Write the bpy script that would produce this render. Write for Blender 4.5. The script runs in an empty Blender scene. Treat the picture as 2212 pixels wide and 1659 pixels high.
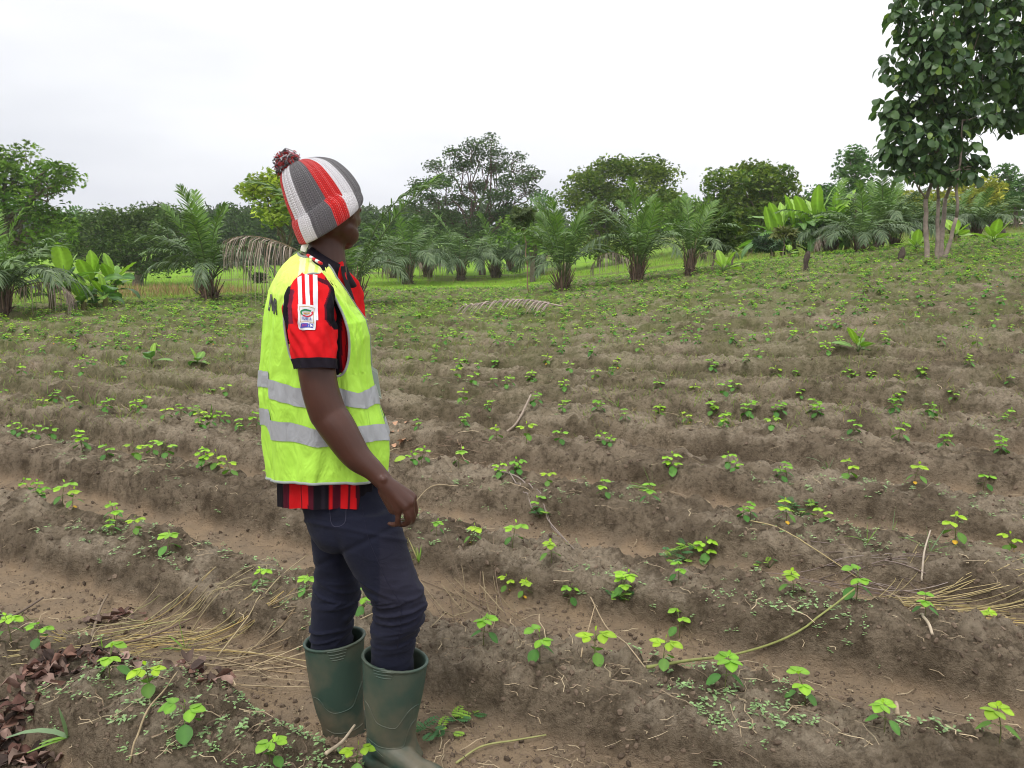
import bpy, bmesh, math, random
import numpy as np
from mathutils import Vector, Matrix
from mathutils.bvhtree import BVHTree
random.seed(11)
RNG = np.random.default_rng(11)
SC = bpy.context.scene
COL = SC.collection

# ------------------------------------------------------------------ camera
FPX = 1640.0                      # focal length in units of a 2212 px wide frame
PITCH = math.radians(10.69)
CAMZ = 1.55
cam_data = bpy.data.cameras.new('camera')
cam = bpy.data.objects.new('camera', cam_data)
COL.objects.link(cam)
cam.location = (0, 0, CAMZ)
cam.rotation_euler = (math.pi/2 - PITCH, 0, 0)
cam_data.sensor_width = 36.0
cam_data.lens = 36.0*FPX/2212.0
cam_data.clip_start = 0.05
cam_data.clip_end = 3000.0
SC.camera = cam

# ------------------------------------------------------------------ sky and light (overcast)
SUN_EL, SUN_AZ = math.radians(58), math.radians(205)   # azimuth measured clockwise from +Y
world = bpy.data.worlds.new('World')
SC.world = world
world.use_nodes = True
wn, wl = world.node_tree.nodes, world.node_tree.links
wn.clear()
w_out = wn.new('ShaderNodeOutputWorld')
w_bg = wn.new('ShaderNodeBackground')
w_sky = wn.new('ShaderNodeTexSky')
w_sky.sky_type = 'NISHITA'
w_sky.sun_disc = False
w_sky.sun_elevation = SUN_EL
w_sky.sun_rotation = SUN_AZ
w_sky.air_density = 1.0
w_sky.dust_density = 3.0
w_tc = wn.new('ShaderNodeTexCoord')
w_sep = wn.new('ShaderNodeSeparateXYZ')
wl.new(w_tc.outputs['Generated'], w_sep.inputs[0])
w_map = wn.new('ShaderNodeMapping')
w_map.inputs['Scale'].default_value = (1.6, 1.6, 6.0)
wl.new(w_tc.outputs['Generated'], w_map.inputs[0])
w_no = wn.new('ShaderNodeTexNoise')
w_no.inputs['Scale'].default_value = 1.3
w_no.inputs['Detail'].default_value = 4
w_no.inputs['Roughness'].default_value = 0.5
wl.new(w_map.outputs[0], w_no.inputs['Vector'])
# cloud brightness: thicker and greyer low on the left, brilliant overhead
def wmath(op, a, b=None, clamp=False):
    n = wn.new('ShaderNodeMath'); n.operation = op; n.use_clamp = clamp
    for i, v in enumerate((a, b)):
        if v is None: continue
        if isinstance(v, (int, float)): n.inputs[i].default_value = v
        else: wl.new(v, n.inputs[i])
    return n.outputs[0]
w_up = wmath('MULTIPLY', w_sep.outputs['Z'], 2.6)
w_side = wmath('MULTIPLY', w_sep.outputs['X'], 0.42)
w_f = wmath('ADD', w_up, w_side)
w_f = wmath('ADD', w_f, wmath('MULTIPLY', wmath('SUBTRACT', w_no.outputs['Fac'], 0.5), 1.1))
w_f = wmath('ADD', w_f, 0.06, True)
w_ramp = wn.new('ShaderNodeMix'); w_ramp.data_type = 'RGBA'
w_ramp.inputs['A'].default_value = (7.6, 7.7, 8.5, 1)
w_ramp.inputs['B'].default_value = (12.6, 12.6, 12.7, 1)
wl.new(w_f, w_ramp.inputs['Factor'])
w_mix = wn.new('ShaderNodeMix'); w_mix.data_type = 'RGBA'
w_mix.inputs['Factor'].default_value = 0.96            # unbroken cloud sheet over the clear sky
wl.new(w_sky.outputs[0], w_mix.inputs['A'])
wl.new(w_ramp.outputs['Result'], w_mix.inputs['B'])
wl.new(w_mix.outputs['Result'], w_bg.inputs['Color'])
w_bg.inputs['Strength'].default_value = 0.088
wl.new(w_bg.outputs[0], w_out.inputs[0])

sun_data = bpy.data.lights.new('sun', 'SUN')
sun_data.energy = 1.5
sun_data.angle = math.radians(22)
sun_data.color = (1.0, 0.97, 0.93)
sun = bpy.data.objects.new('sun', sun_data)
COL.objects.link(sun)
_sd = Vector((math.sin(SUN_AZ)*math.cos(SUN_EL), math.cos(SUN_AZ)*math.cos(SUN_EL), math.sin(SUN_EL)))
sun.rotation_euler = _sd.to_track_quat('Z', 'Y').to_euler()

SC.view_settings.view_transform = 'Standard'
SC.view_settings.look = 'None'
SC.view_settings.exposure = 0.32
SC.view_settings.gamma = 1.0
SC.cycles.max_bounces = 6
SC.cycles.volume_bounces = 2
SC.cycles.diffuse_bounces = 3
SC.cycles.transmission_bounces = 3
SC.cycles.transparent_max_bounces = 6
SC.cycles.use_adaptive_sampling = True
SC.cycles.filter_width = 1.05

# ------------------------------------------------------------------ helpers
def ray(px, py):
    a = (px-1106.0)/FPX
    b = (829.5-py)/FPX
    return a, b*math.sin(PITCH)+math.cos(PITCH), b*math.cos(PITCH)-math.sin(PITCH)

def at(px, py, Y):
    """world point at depth Y (metres along +Y) seen at photo position (px, py)"""
    a, dy, dz = ray(px, py)
    t = Y/dy
    return np.array((a*t, Y, CAMZ+dz*t))

def at_arr(px, py, Y):
    a, dy, dz = ray(np.asarray(px, float), np.asarray(py, float))
    t = Y/dy
    return np.stack([a*t, Y+0*t, CAMZ+dz*t], -1)

def mpp(py, Y):
    """metres per photo pixel at depth Y"""
    a, dy, dz = ray(1106, py)
    return (Y/dy)/FPX

def sstep(a, b, x):
    t = np.clip((x-a)/(b-a), 0, 1)
    return t*t*(3-2*t)

def _hash(ix, iy, seed):
    h = (ix*374761393 + iy*668265263 + seed*974634541) & 0xFFFFFFFF
    h = ((h ^ (h >> 13))*1274126177) & 0xFFFFFFFF
    h = ((h ^ (h >> 15))*2246822519) & 0xFFFFFFFF
    return ((h ^ (h >> 16)) & 0xFFFFFF)/float(0xFFFFFF)

def vnoise(x, y, seed=0):
    x = np.asarray(x, float); y = np.asarray(y, float)
    ix = np.floor(x).astype(np.int64); iy = np.floor(y).astype(np.int64)
    fx = x-ix; fy = y-iy
    fx = fx*fx*fx*(fx*(fx*6-15)+10); fy = fy*fy*fy*(fy*(fy*6-15)+10)
    a = _hash(ix, iy, seed); b = _hash(ix+1, iy, seed)
    c = _hash(ix, iy+1, seed); d = _hash(ix+1, iy+1, seed)
    return (a*(1-fx)+b*fx)*(1-fy)+(c*(1-fx)+d*fx)*fy*1.0

def fbm(x, y, oct=4, seed=0, gain=0.5):
    s = 0; amp = 1; tot = 0
    for i in range(oct):
        s = s+amp*(vnoise(x*2**i+17.3*i, y*2**i-9.1*i, seed+i)-0.5)
        tot += amp; amp *= gain
    return s/tot*2

def worley(x, y, seed=0):
    """distance to the nearest feature point and that cell's random value"""
    ix = np.floor(x).astype(np.int64); iy = np.floor(y).astype(np.int64)
    best = np.full(np.shape(x), 9.0); val = np.zeros(np.shape(x))
    for dx in (-1, 0, 1):
        for dy in (-1, 0, 1):
            cx, cy = ix+dx, iy+dy
            d = np.hypot(cx+_hash(cx, cy, seed)-x, cy+_hash(cx, cy, seed+7)-y)
            m = d < best
            best = np.where(m, d, best); val = np.where(m, _hash(cx, cy, seed+3), val)
    return best, val

def tag(o, label=None, cat=None, group=None, kind=None):
    if label: o['label'] = label
    if cat: o['category'] = cat
    if group: o['group'] = group
    if kind: o['kind'] = kind
    return o

def empty(name, loc, rz=0.0, scale=1.0):
    o = bpy.data.objects.new(name, None)
    COL.objects.link(o)
    o.location = loc
    o.rotation_euler = (0, 0, rz)
    o.scale = (scale,)*3
    o.empty_display_size = 0.1
    return o

class MB:
    """collects vertices, faces and vertex colours, builds one mesh object"""
    def __init__(s):
        s.v = []; s.f = []; s.c = []; s.uv = []; s.n = 0
    def add(s, v, f, col=(1, 1, 1), uv=None):
        v = np.asarray(v, float).reshape(-1, 3)
        f = np.asarray(f, np.int64)
        s.v.append(v); s.f.append(f+s.n)
        c = np.asarray(col, float)
        if c.ndim == 1: c = np.repeat(c[None, :3], len(v), 0)
        s.c.append(c[:, :3])
        s.uv.append(np.zeros((len(v), 2)) if uv is None else np.asarray(uv, float))
        s.n += len(v)
    def mesh(s, name, mat, smooth=True):
        me = bpy.data.meshes.new(name)
        V = np.concatenate(s.v); C = np.concatenate(s.c); U = np.concatenate(s.uv)
        idx = []; starts = []; k = 0; sizes = []
        for f in s.f:
            if not len(f): continue
            m = f.shape[1]
            idx.append(f.ravel()); starts.append(k+np.arange(len(f))*m); k += f.size
        idx = np.concatenate(idx); starts = np.concatenate(starts)
        me.vertices.add(len(V)); me.vertices.foreach_set('co', V.ravel())
        me.loops.add(len(idx)); me.loops.foreach_set('vertex_index', idx.astype(np.int32))
        me.polygons.add(len(starts)); me.polygons.foreach_set('loop_start', starts.astype(np.int32))
        me.polygons.foreach_set('use_smooth', np.full(len(starts), smooth))
        me.update(calc_edges=True)
        ca = me.color_attributes.new('Col', 'FLOAT_COLOR', 'POINT')
        ca.data.foreach_set('color', np.concatenate([C, np.ones((len(C), 1))], 1).ravel())
        if np.any(U):
            ua = me.attributes.new('pq', 'FLOAT2', 'POINT')
            ua.data.foreach_set('vector', U.ravel())
        if mat: me.materials.append(mat)
        me.validate()
        return me
    def build(s, name, mat, parent=None, smooth=True):
        o = bpy.data.objects.new(name, s.mesh(name, mat, smooth))
        COL.objects.link(o)
        if parent is not None:
            o.parent = parent
            o.matrix_parent_inverse = parent_inv(parent)
        return o

def world_of(p):
    m = Matrix.LocRotScale(p.location, p.rotation_euler, p.scale)
    if p.parent is not None: m = world_of(p.parent) @ p.matrix_parent_inverse @ m
    return m

def parent_inv(p):
    return world_of(p).inverted()

def new_obj(name, me, parent=None, world_space=False):
    o = bpy.data.objects.new(name, me)
    COL.objects.link(o)
    if parent is not None:
        o.parent = parent
        if world_space: o.matrix_parent_inverse = parent_inv(parent)
    return o

def copy_tree(o, parent=None):
    c = o.copy(); COL.objects.link(c)
    if parent is not None: c.parent = parent
    for ch in list(o.children): copy_tree(ch, c)
    return c

def norm(v):
    v = np.asarray(v, float)
    return v/np.maximum(np.linalg.norm(v, axis=-1, keepdims=True), 1e-9)

def tube(pts, rad, sides=6, cap=True):
    """tapered tube through pts"""
    P = np.asarray(pts, float); n = len(P)
    r = np.broadcast_to(np.asarray(rad, float), (n,))
    T = np.gradient(P, axis=0); T = norm(T)
    ref = np.array((0, 0, 1.0)) if abs(T[0][2]) < 0.9 else np.array((1.0, 0, 0))
    A = np.zeros((n, 3)); a = norm(np.cross(T[0], ref))
    for i in range(n):
        a = norm(a-T[i]*np.dot(a, T[i])); A[i] = a
    B = np.cross(T, A)
    th = np.linspace(0, 2*math.pi, sides, endpoint=False)
    V = P[:, None]+r[:, None, None]*(np.cos(th)[None, :, None]*A[:, None]+np.sin(th)[None, :, None]*B[:, None])
    V = V.reshape(-1, 3)
    i = np.arange(n-1)[:, None]*sides; j = np.arange(sides)[None]
    F = np.stack([i+j, i+(j+1) % sides, i+sides+(j+1) % sides, i+sides+j], -1).reshape(-1, 4)
    if cap:
        V = np.concatenate([V, P[:1], P[-1:]])
        k = len(V)-2; jj = np.arange(sides)
        c1 = np.stack([jj*0+k, (jj+1) % sides, jj, jj*0+k], -1)
        c2 = np.stack([jj*0+k+1, (n-1)*sides+jj, (n-1)*sides+(jj+1) % sides, jj*0+k+1], -1)
        return V, F, np.concatenate([c1, c2])[:, :3]
    return V, F, None

def add_tube(mb, pts, rad, sides=6, col=(1, 1, 1), cap=True):
    V, F, Cp = tube(pts, rad, sides, cap)
    base = mb.n
    mb.add(V, F, col)
    if Cp is not None:
        mb.f.append(Cp+base)

def spline(pts, n):
    """Catmull-Rom through control points, n samples"""
    P = np.asarray(pts, float)
    P = np.concatenate([2*P[:1]-P[1:2], P, 2*P[-1:]-P[-2:-1]])
    m = len(P)-3
    t = np.linspace(0, m-1e-6, n); i = t.astype(int); u = (t-i)[:, None]
    p0, p1, p2, p3 = P[i], P[i+1], P[i+2], P[i+3]
    return 0.5*((2*p1)+(-p0+p2)*u+(2*p0-5*p1+4*p2-p3)*u*u+(-p0+3*p1-3*p2+p3)*u**3)

def scatter(mb, tv, tf, pos, R, scl, col, tcol=None):
    """merge len(pos) transformed copies of a template; R (N,3,3) columns are the axes"""
    tv = np.asarray(tv, float); N = len(pos); m = len(tv)
    S = np.asarray(scl, float)
    if S.ndim == 1: S = S[:, None].repeat(3, 1)
    V = np.einsum('nij,nmj->nmi', R, tv[None]*S[:, None])+np.asarray(pos)[:, None]
    C = np.asarray(col, float)[:, None].repeat(m, 1)
    if tcol is not None: C = C*np.asarray(tcol)[None]
    off = np.arange(N)*m
    for f in (tf if isinstance(tf, list) else [tf]):
        f = np.asarray(f)
        mb.f.append((f[None]+off[:, None, None]).reshape(-1, f.shape[1])+mb.n)
    mb.v.append(V.reshape(-1, 3)); mb.c.append(C.reshape(-1, 3)); mb.uv.append(np.zeros((N*m, 2)))
    mb.n += N*m

def frames(direction, up):
    """axes: x = direction, z close to up"""
    x = norm(direction); y = norm(np.cross(up, x)); z = np.cross(x, y)
    return np.stack([x, y, z], -1)

def rot_z(a):
    a = np.asarray(a); c, s = np.cos(a), np.sin(a); o = 0*a
    return np.stack([np.stack([c, -s, o], -1), np.stack([s, c, o], -1), np.stack([o, o, o+1], -1)], -2)

# ------------------------------------------------------------------ materials
def nmat(name):
    m = bpy.data.materials.new(name); m.use_nodes = True
    nt = m.node_tree; b = nt.nodes['Principled BSDF']
    return m, nt, b

def attr_mat(name, rough=0.6, spec=0.3, translucent=0.0, noise=0.0, nscale=40.0, bump=0.0, bscale=60.0, sheen=0.0, tcol=(1.3, 1.5, 0.6)):
    """base colour from the mesh's own colour attribute, with fine procedural variation"""
    m, nt, b = nmat(name); N, L = nt.nodes, nt.links
    a = N.new('ShaderNodeAttribute'); a.attribute_name = 'Col'
    src = a.outputs['Color']
    if noise > 0:
        no = N.new('ShaderNodeTexNoise'); no.inputs['Scale'].default_value = nscale; no.inputs['Detail'].default_value = 5
        tc = N.new('ShaderNodeTexCoord'); L.new(tc.outputs['Object'], no.inputs['Vector'])
        mr = N.new('ShaderNodeMapRange'); mr.inputs['To Min'].default_value = 1-noise; mr.inputs['To Max'].default_value = 1+noise
        mr.inputs['From Min'].default_value = 0.25; mr.inputs['From Max'].default_value = 0.75
        L.new(no.outputs['Fac'], mr.inputs['Value'])
        mx = N.new('ShaderNodeVectorMath'); mx.operation = 'SCALE'
        L.new(src, mx.inputs[0]); L.new(mr.outputs[0], mx.inputs['Scale']); src = mx.outputs[0]
    L.new(src, b.inputs['Base Color'])
    b.inputs['Roughness'].default_value = rough
    b.inputs['Specular IOR Level'].default_value = spec
    if sheen: b.inputs['Sheen Weight'].default_value = sheen
    if bump > 0:
        bn = N.new('ShaderNodeTexNoise'); bn.inputs['Scale'].default_value = bscale; bn.inputs['Detail'].default_value = 6
        tc2 = N.new('ShaderNodeTexCoord'); L.new(tc2.outputs['Object'], bn.inputs['Vector'])
        bp = N.new('ShaderNodeBump'); bp.inputs['Strength'].default_value = bump; bp.inputs['Distance'].default_value = 0.01
        L.new(bn.outputs['Fac'], bp.inputs['Height']); L.new(bp.outputs[0], b.inputs['Normal'])
    if translucent > 0:
        tr = N.new('ShaderNodeBsdfTranslucent')
        tm = N.new('ShaderNodeVectorMath'); tm.operation = 'MULTIPLY'; tm.inputs[1].default_value = tcol
        L.new(src, tm.inputs[0]); L.new(tm.outputs[0], tr.inputs['Color'])
        ms = N.new('ShaderNodeMixShader'); ms.inputs[0].default_value = translucent
        L.new(b.outputs[0], ms.inputs[1]); L.new(tr.outputs[0], ms.inputs[2])
        L.new(ms.outputs[0], N['Material Output'].inputs[0])
    return m

M = {}
M['leaf'] = attr_mat('leaf', 0.55, 0.35, 0.22, 0.12, 30)
M['tree_leaf'] = attr_mat('tree_leaf', 0.6, 0.3, 0.15)
M['palm_leaf'] = attr_mat('palm_leaf', 0.45, 0.45, 0.12)
M['broad_leaf'] = attr_mat('broad_leaf', 0.42, 0.45, 0.28, 0.1, 12)
M['bark'] = attr_mat('bark', 0.9, 0.15, 0, 0.35, 9, 0.8, 22)
M['dry'] = attr_mat('dry', 0.85, 0.15, 0, 0.25, 45, 0.3, 90)
M['straw'] = attr_mat('straw', 0.7, 0.25, 0, 0.2, 60)
# ------------------------------------------------------------------ terrain
NX, NY = 0.456, 0.890            # unit vector across the ridges
def base_h(x, y):
    """long-wave terrain: rises to the right, falls to the paddy on the left"""
    x = np.asarray(x, float); y = np.asarray(y, float)
    r = 3.2*(1-np.exp(-np.maximum(x, 0)/25.0))*sstep(2, 11, y)
    d = -1.25*sstep(20, 48, y)*(1-sstep(3, 22, x))
    return r+d

def ridge_phase(x, y):
    w = 0.10*(vnoise(x*0.35, y*0.35, 5)-0.5)
    return (x*NX+y*NY+w-1.80)/0.79

def field_h(x, y, fine=True):
    """returns height above the base terrain and the furrow mask"""
    x = np.asarray(x, float); y = np.asarray(y, float)
    ph = ridge_phase(x, y)
    s = 0.5-0.5*np.cos(2*math.pi*ph)
    s = s+0.13*fbm(x*2.1, y*2.1, 3, 31)+0.10*fbm(x*9, y*9, 3, 32, 0.6)
    rid = np.floor(ph)
    wd = 0.13*(1-sstep(2.9, 4.2, y))
    prof = sstep(0.27+wd, 0.62+wd, s)
    prof = prof*(1-0.93*np.exp(-((x+0.40)/0.42)**2-((y-1.86)/0.30)**2))
    amp = 0.158+0.05*(vnoise(rid*3.1, (x*NY-y*NX)*0.6, 12)-0.5)
    fade = 0.88+0.27*sstep(3, 6.5, y)-0.40*sstep(12, 24, y)
    h = amp*fade*prof
    fur = (1-sstep(0.30+wd, 0.44+wd, s))*sstep(0.30, 0.55, vnoise(x*0.55+3, y*0.55, 77)+0.45*sstep(4.6, 3.8, y))*(1-.75*sstep(4.5, 6.5, y))
    if fine:
        k = 0.25+0.75*prof
        d1, v1 = worley(x*5.5+0.6*fbm(x*6, y*6, 2, 3), y*5.5+0.6*fbm(x*6, y*6, 2, 4), 40)
        h = h+k*0.050*(0.62-np.minimum(d1, 0.9))*(0.3+v1)
        d2, v2 = worley(x*15+0.5*fbm(x*15, y*15, 2, 8), y*15, 50)
        h = h+k*0.030*(0.6-np.minimum(d2, 0.9))*(0.3+1.2*v2)
        h = h+k*0.042*fbm(x*4, y*4, 5, 60, 0.72)
        h = h+(0.3+0.7*k)*0.0130*fbm(x*22, y*22, 4, 70, 0.75)
        # undercut, crumbly toe on the side of the ridge that faces the camera
        h = h+0.045*k*np.abs(fbm(x*8, y*8, 3, 90, 0.6))*(s > 0.1)
    return h, fur, prof

def in_field(x, y):
    """1 inside the ploughed bean field"""
    x = np.asarray(x, float); y = np.asarray(y, float)
    n = 2.0*(vnoise(x*0.25, y*0.25, 14)-0.5)
    edge = np.interp(x, [-60, -14, -9.5, -8, -3, 6, 14, 30, 60], [13.5, 14.2, 17.5, 20.5, 26, 25.5, 27, 30, 34])
    return 1-sstep(-1.0, 1.0, y-edge+n)

def H(x, y, fine=True):
    x = np.asarray(x, float); y = np.asarray(y, float)
    f = in_field(x, y)
    h, _, _ = field_h(x, y, fine)
    return base_h(x, y)+h*f+(1-f)*0.04*fbm(x*0.8, y*0.8, 3, 21)

def ground_at(px, py, fine=True):
    """first hit of the view ray with the ground"""
    a, dy, dz = ray(px, py)
    t = 1.2
    prev = t
    for _ in range(4000):
        x, y, z = a*t, dy*t, CAMZ+dz*t
        if z <= float(base_h(x, y)): break
        prev = t; t *= 1.01
        if t > 400: break
    lo, hi = prev*0.93, min(t*1.02, 400)
    ts = np.linspace(lo, hi, 260)
    zz = CAMZ+dz*ts-H(a*ts, dy*ts, fine)
    k = np.argmax(zz <= 0) if np.any(zz <= 0) else len(ts)-1
    t = ts[k]
    return np.array((a*t, dy*t, float(H(a*t, dy*t, fine))))

def build_ground():
    ang_f = np.linspace(math.radians(-43), math.radians(43), 1000)
    ang_c = np.linspace(math.radians(43), math.radians(317), 90)[1:-1]
    ang = np.concatenate([ang_f, ang_c])             # clockwise from +Y, closes on itself
    r = [0.05, 0.4, 0.8, 1.2, 1.45]
    while r[-1] < 9: r.append(r[-1]*1.0037)
    while r[-1] < 40: r.append(r[-1]*1.007)
    while r[-1] < 900: r.append(r[-1]*1.06)
    r = np.array(r); nr, na = len(r), len(ang)
    A, Rr = np.meshgrid(ang, r)
    X = Rr*np.sin(A); Y = Rr*np.cos(A)
    f = in_field(X, Y)
    h, fur, prof = field_h(X, Y, True)
    Z = base_h(X, Y)+h*f+(1-f)*0.04*fbm(X*0.8, Y*0.8, 3, 21)
    V = np.stack([X, Y, Z], -1).reshape(-1, 3)
    i = np.arange(nr-1)[:, None]*na; j = np.arange(na)[None]; j2 = (j+1) % na
    F = np.stack([i+j, i+j2, i+na+j2, i+na+j], -1).reshape(-1, 4)
    # masks: R furrow sand, G ploughed field, B bright paddy
    y_l = Y.copy()
    pad = sstep(18.5, 23, Y+1.5*fbm(X*0.15, Y*0.15, 2, 5))*(1-f)*(1-sstep(8, 16, X+2.5*fbm(X*0.1, Y*0.1, 2, 9)))
    pad = np.maximum(pad, (1-f)*sstep(28, 34, Y)*(1-sstep(5, 30, X))*0.9)
    C = np.stack([fur*f, f, pad], -1).reshape(-1, 3)
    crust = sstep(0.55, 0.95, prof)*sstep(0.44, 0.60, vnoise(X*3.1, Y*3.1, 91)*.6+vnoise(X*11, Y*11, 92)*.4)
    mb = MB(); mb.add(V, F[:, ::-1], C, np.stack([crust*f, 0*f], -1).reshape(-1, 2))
    # centre cap
    return mb

def ground_mat():
    m, nt, b = nmat('soil_and_grass'); N, L = nt.nodes, nt.links
    a = N.new('ShaderNodeAttribute'); a.attribute_name = 'Col'
    sp = N.new('ShaderNodeSeparateColor'); L.new(a.outputs['Color'], sp.inputs[0])
    geo = N.new('ShaderNodeNewGeometry')
    def noise(scale, detail=6, rough=0.6, vec=None):
        n = N.new('ShaderNodeTexNoise'); n.inputs['Scale'].default_value = scale
        n.inputs['Detail'].default_value = detail; n.inputs['Roughness'].default_value = rough
        L.new(vec or geo.outputs['Position'], n.inputs['Vector']); return n.outputs['Fac']
    def mr(v, f0, f1, t0=0.0, t1=1.0):
        n = N.new('ShaderNodeMapRange'); L.new(v, n.inputs['Value'])
        for k, x in zip(('From Min', 'From Max', 'To Min', 'To Max'), (f0, f1, t0, t1)): n.inputs[k].default_value = x
        return n.outputs[0]
    def mix(fac, A, B):
        n = N.new('ShaderNodeMix'); n.data_type = 'RGBA'
        if isinstance(fac, float): n.inputs['Factor'].default_value = fac
        else: L.new(fac, n.inputs['Factor'])
        for k, x in (('A', A), ('B', B)):
            if isinstance(x, tuple): n.inputs[k].default_value = x+(1,)
            else: L.new(x, n.inputs[k])
        return n.outputs['Result']
    def mul(x, y):
        n = N.new('ShaderNodeMath'); n.operation = 'MULTIPLY'; n.use_clamp = True
        for i, v in enumerate((x, y)):
            if isinstance(v, float): n.inputs[i].default_value = v
            else: L.new(v, n.inputs[i])
        return n.outputs[0]
    soil = mix(mr(noise(2.3, 7, 0.65), 0.36, 0.64), (0.160, 0.123, 0.084), (0.340, 0.272, 0.192))
    soil = mix(mul(mr(noise(9, 7, 0.72), 0.47, 0.62), 0.8), soil, (0.088, 0.066, 0.043))
    soil = mix(mul(mr(noise(28, 6, 0.75), 0.50, 0.62), 0.65), soil, (0.066, 0.049, 0.032))     # damp crumbs
    soil = mix(mul(mr(noise(70, 3, 0.6), 0.58, 0.72), 0.55), soil, (0.060, 0.044, 0.030))
    soil = mix(mul(mr(noise(95, 3, 0.6), 0.60, 0.74), 0.35), soil, (0.33, 0.26, 0.19))        # fine dry bits
    sand = mix(mr(noise(5.5, 6, 0.6), 0.38, 0.62), (0.43, 0.315, 0.205), (0.32, 0.245, 0.17))
    sand = mix(mul(mr(noise(34, 4, 0.6), 0.60, 0.67), 0.8), sand, (0.115, 0.085, 0.062))
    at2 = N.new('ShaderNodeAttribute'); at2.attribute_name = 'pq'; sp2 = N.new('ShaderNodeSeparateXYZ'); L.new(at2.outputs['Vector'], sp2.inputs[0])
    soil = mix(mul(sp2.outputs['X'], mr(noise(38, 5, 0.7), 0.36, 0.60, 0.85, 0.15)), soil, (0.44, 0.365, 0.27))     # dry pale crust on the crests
    soil = mix(sp.outputs['Red'], soil, sand)
    sxyz = N.new('ShaderNodeSeparateXYZ'); L.new(geo.outputs['Position'], sxyz.inputs[0])
    cover = mul(mr(sxyz.outputs['Y'], 5.0, 15.0), mr(noise(1.9, 8, 0.72), 0.33, 0.56, 0.0, 0.85))
    soil = mix(cover, soil, (0.135, 0.185, 0.045))        # low weeds and grass between the far rows
    # algae / seedling fuzz far away, grass verge, paddy
    verge = mix(mr(noise(0.9, 6, 0.65), 0.36, 0.62), (0.075, 0.120, 0.022), (0.185, 0.185, 0.065))
    verge = mix(mul(mr(noise(5, 5, 0.7), 0.52, 0.68), 0.5), verge, (0.20, 0.155, 0.085))
    pd = mix(mr(noise(0.35, 5, 0.6), 0.35, 0.65), (0.150, 0.300, 0.018), (0.215, 0.370, 0.030))
    pd = mix(mul(mr(noise(0.12, 4, 0.6), 0.56, 0.60), 0.7), pd, (0.14, 0.125, 0.07))
    wild = mix(sp.outputs['Blue'], verge, pd)
    col = mix(sp.outputs['Green'], wild, soil)
    L.new(col, b.inputs['Base Color'])
    b.inputs['Roughness'].default_value = 0.95
    b.inputs['Specular IOR Level'].default_value = 0.12
    # fine crumbs as bump
    n1 = noise(60, 8, 0.7); n2 = noise(230, 3, 0.6)
    ad = N.new('ShaderNodeMath'); ad.operation = 'MULTIPLY_ADD'; L.new(n2, ad.inputs[0]); ad.inputs[1].default_value = 0.35; L.new(n1, ad.inputs[2])
    bp = N.new('ShaderNodeBump'); bp.inputs['Strength'].default_value = 1.0; bp.inputs['Distance'].default_value = 0.032
    L.new(ad.outputs[0], bp.inputs['Height']); L.new(bp.outputs[0], b.inputs['Normal'])
    return m

ground = build_ground().build('ground', ground_mat())
tag(ground, 'ploughed brown soil field in ridges and furrows with green paddy beyond', kind='structure')
# ------------------------------------------------------------------ trees
GAIN = 2.5*np.array((1.0, 1.0, .68))
LEAF_V = np.array([(0, 0, 0), (0.5, 0.28, 0.05), (1, 0, -0.06), (0.5, -0.28, 0.05)])
LEAF_F = np.array([(0, 1, 2, 3)])
# spray of five slim leaflets used where a crown is nearer
def _spray():
    V = []; F = []
    for k, (a, z) in enumerate(((-1.1, -.1), (-.55, .05), (0, .0), (.55, .05), (1.1, -.1))):
        c, s = math.cos(a), math.sin(a)
        for (x, y, zz) in ((0, 0, 0), (.5, .16, .03), (1, 0, -.12+z), (.5, -.16, .03)):
            V.append((c*x-s*y, s*x+c*y, zz))
        F.append((4*k, 4*k+1, 4*k+2, 4*k+3))
    return np.array(V), np.array(F)
SPRAY_V, SPRAY_F = _spray()

def leaf_cloud(mb, C, rad, n_clump, per, clump_r, size, col, col2, rng, shell=0.55, tv=LEAF_V, tf=LEAF_F, droop=0.0, flat=0.7):
    """clumps of leaves through the outer part of an ellipsoid"""
    d = rng.normal(size=(n_clump, 3)); d /= np.linalg.norm(d, axis=1, keepdims=True)
    d[:, 2] = np.where(d[:, 2] < -0.45, -d[:, 2]*0.6, d[:, 2])
    rr = shell+(1-shell)*rng.random(n_clump)**0.6
    P = np.asarray(C)+d*rr[:, None]*np.asarray(rad)
    cc = np.asarray(col)[None]+(np.asarray(col2)-np.asarray(col))[None]*rng.random((n_clump, 1))
    cc = cc*(0.62+0.76*rng.random((n_clump, 1)))
    N = n_clump*per
    off = rng.normal(size=(N, 3)); off *= np.minimum(1, 1.5/np.linalg.norm(off, axis=1, keepdims=True))
    off = off*clump_r*np.array((0.62, 0.62, 0.62*flat))
    pos = P.repeat(per, 0)+off
    out = norm(off+np.array((0, 0, 0.25*clump_r))+0.5*clump_r*d.repeat(per, 0)+rng.normal(size=(N, 3))*clump_r*0.4)
    out[:, 2] -= droop
    up = norm(rng.normal(size=(N, 3))*0.55+np.array((0, 0, 1.0)))
    R = frames(out, up)
    c = cc.repeat(per, 0)*(0.75+0.5*rng.random((N, 1)))
    scatter(mb, tv, tf, pos, R, size*(0.7+0.6*rng.random(N)), c)
    return P

def limb(mb, a, b, r0, r1, rng, wob=0.06, sides=6, col=(.2, .16, .12), n=7, sag=0.0):
    a = np.asarray(a, float); b = np.asarray(b, float); L = np.linalg.norm(b-a)
    t = np.linspace(0, 1, n)[:, None]
    p = a+(b-a)*t
    w = rng.normal(size=(n, 3))*wob*L/4; w[0] = 0; w[-1] = 0
    p = p+w; p[:, 2] += sag*L*np.sin(t[:, 0]*math.pi)
    add_tube(mb, p, np.linspace(r0, r1, n), sides, col)
    return p

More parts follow.
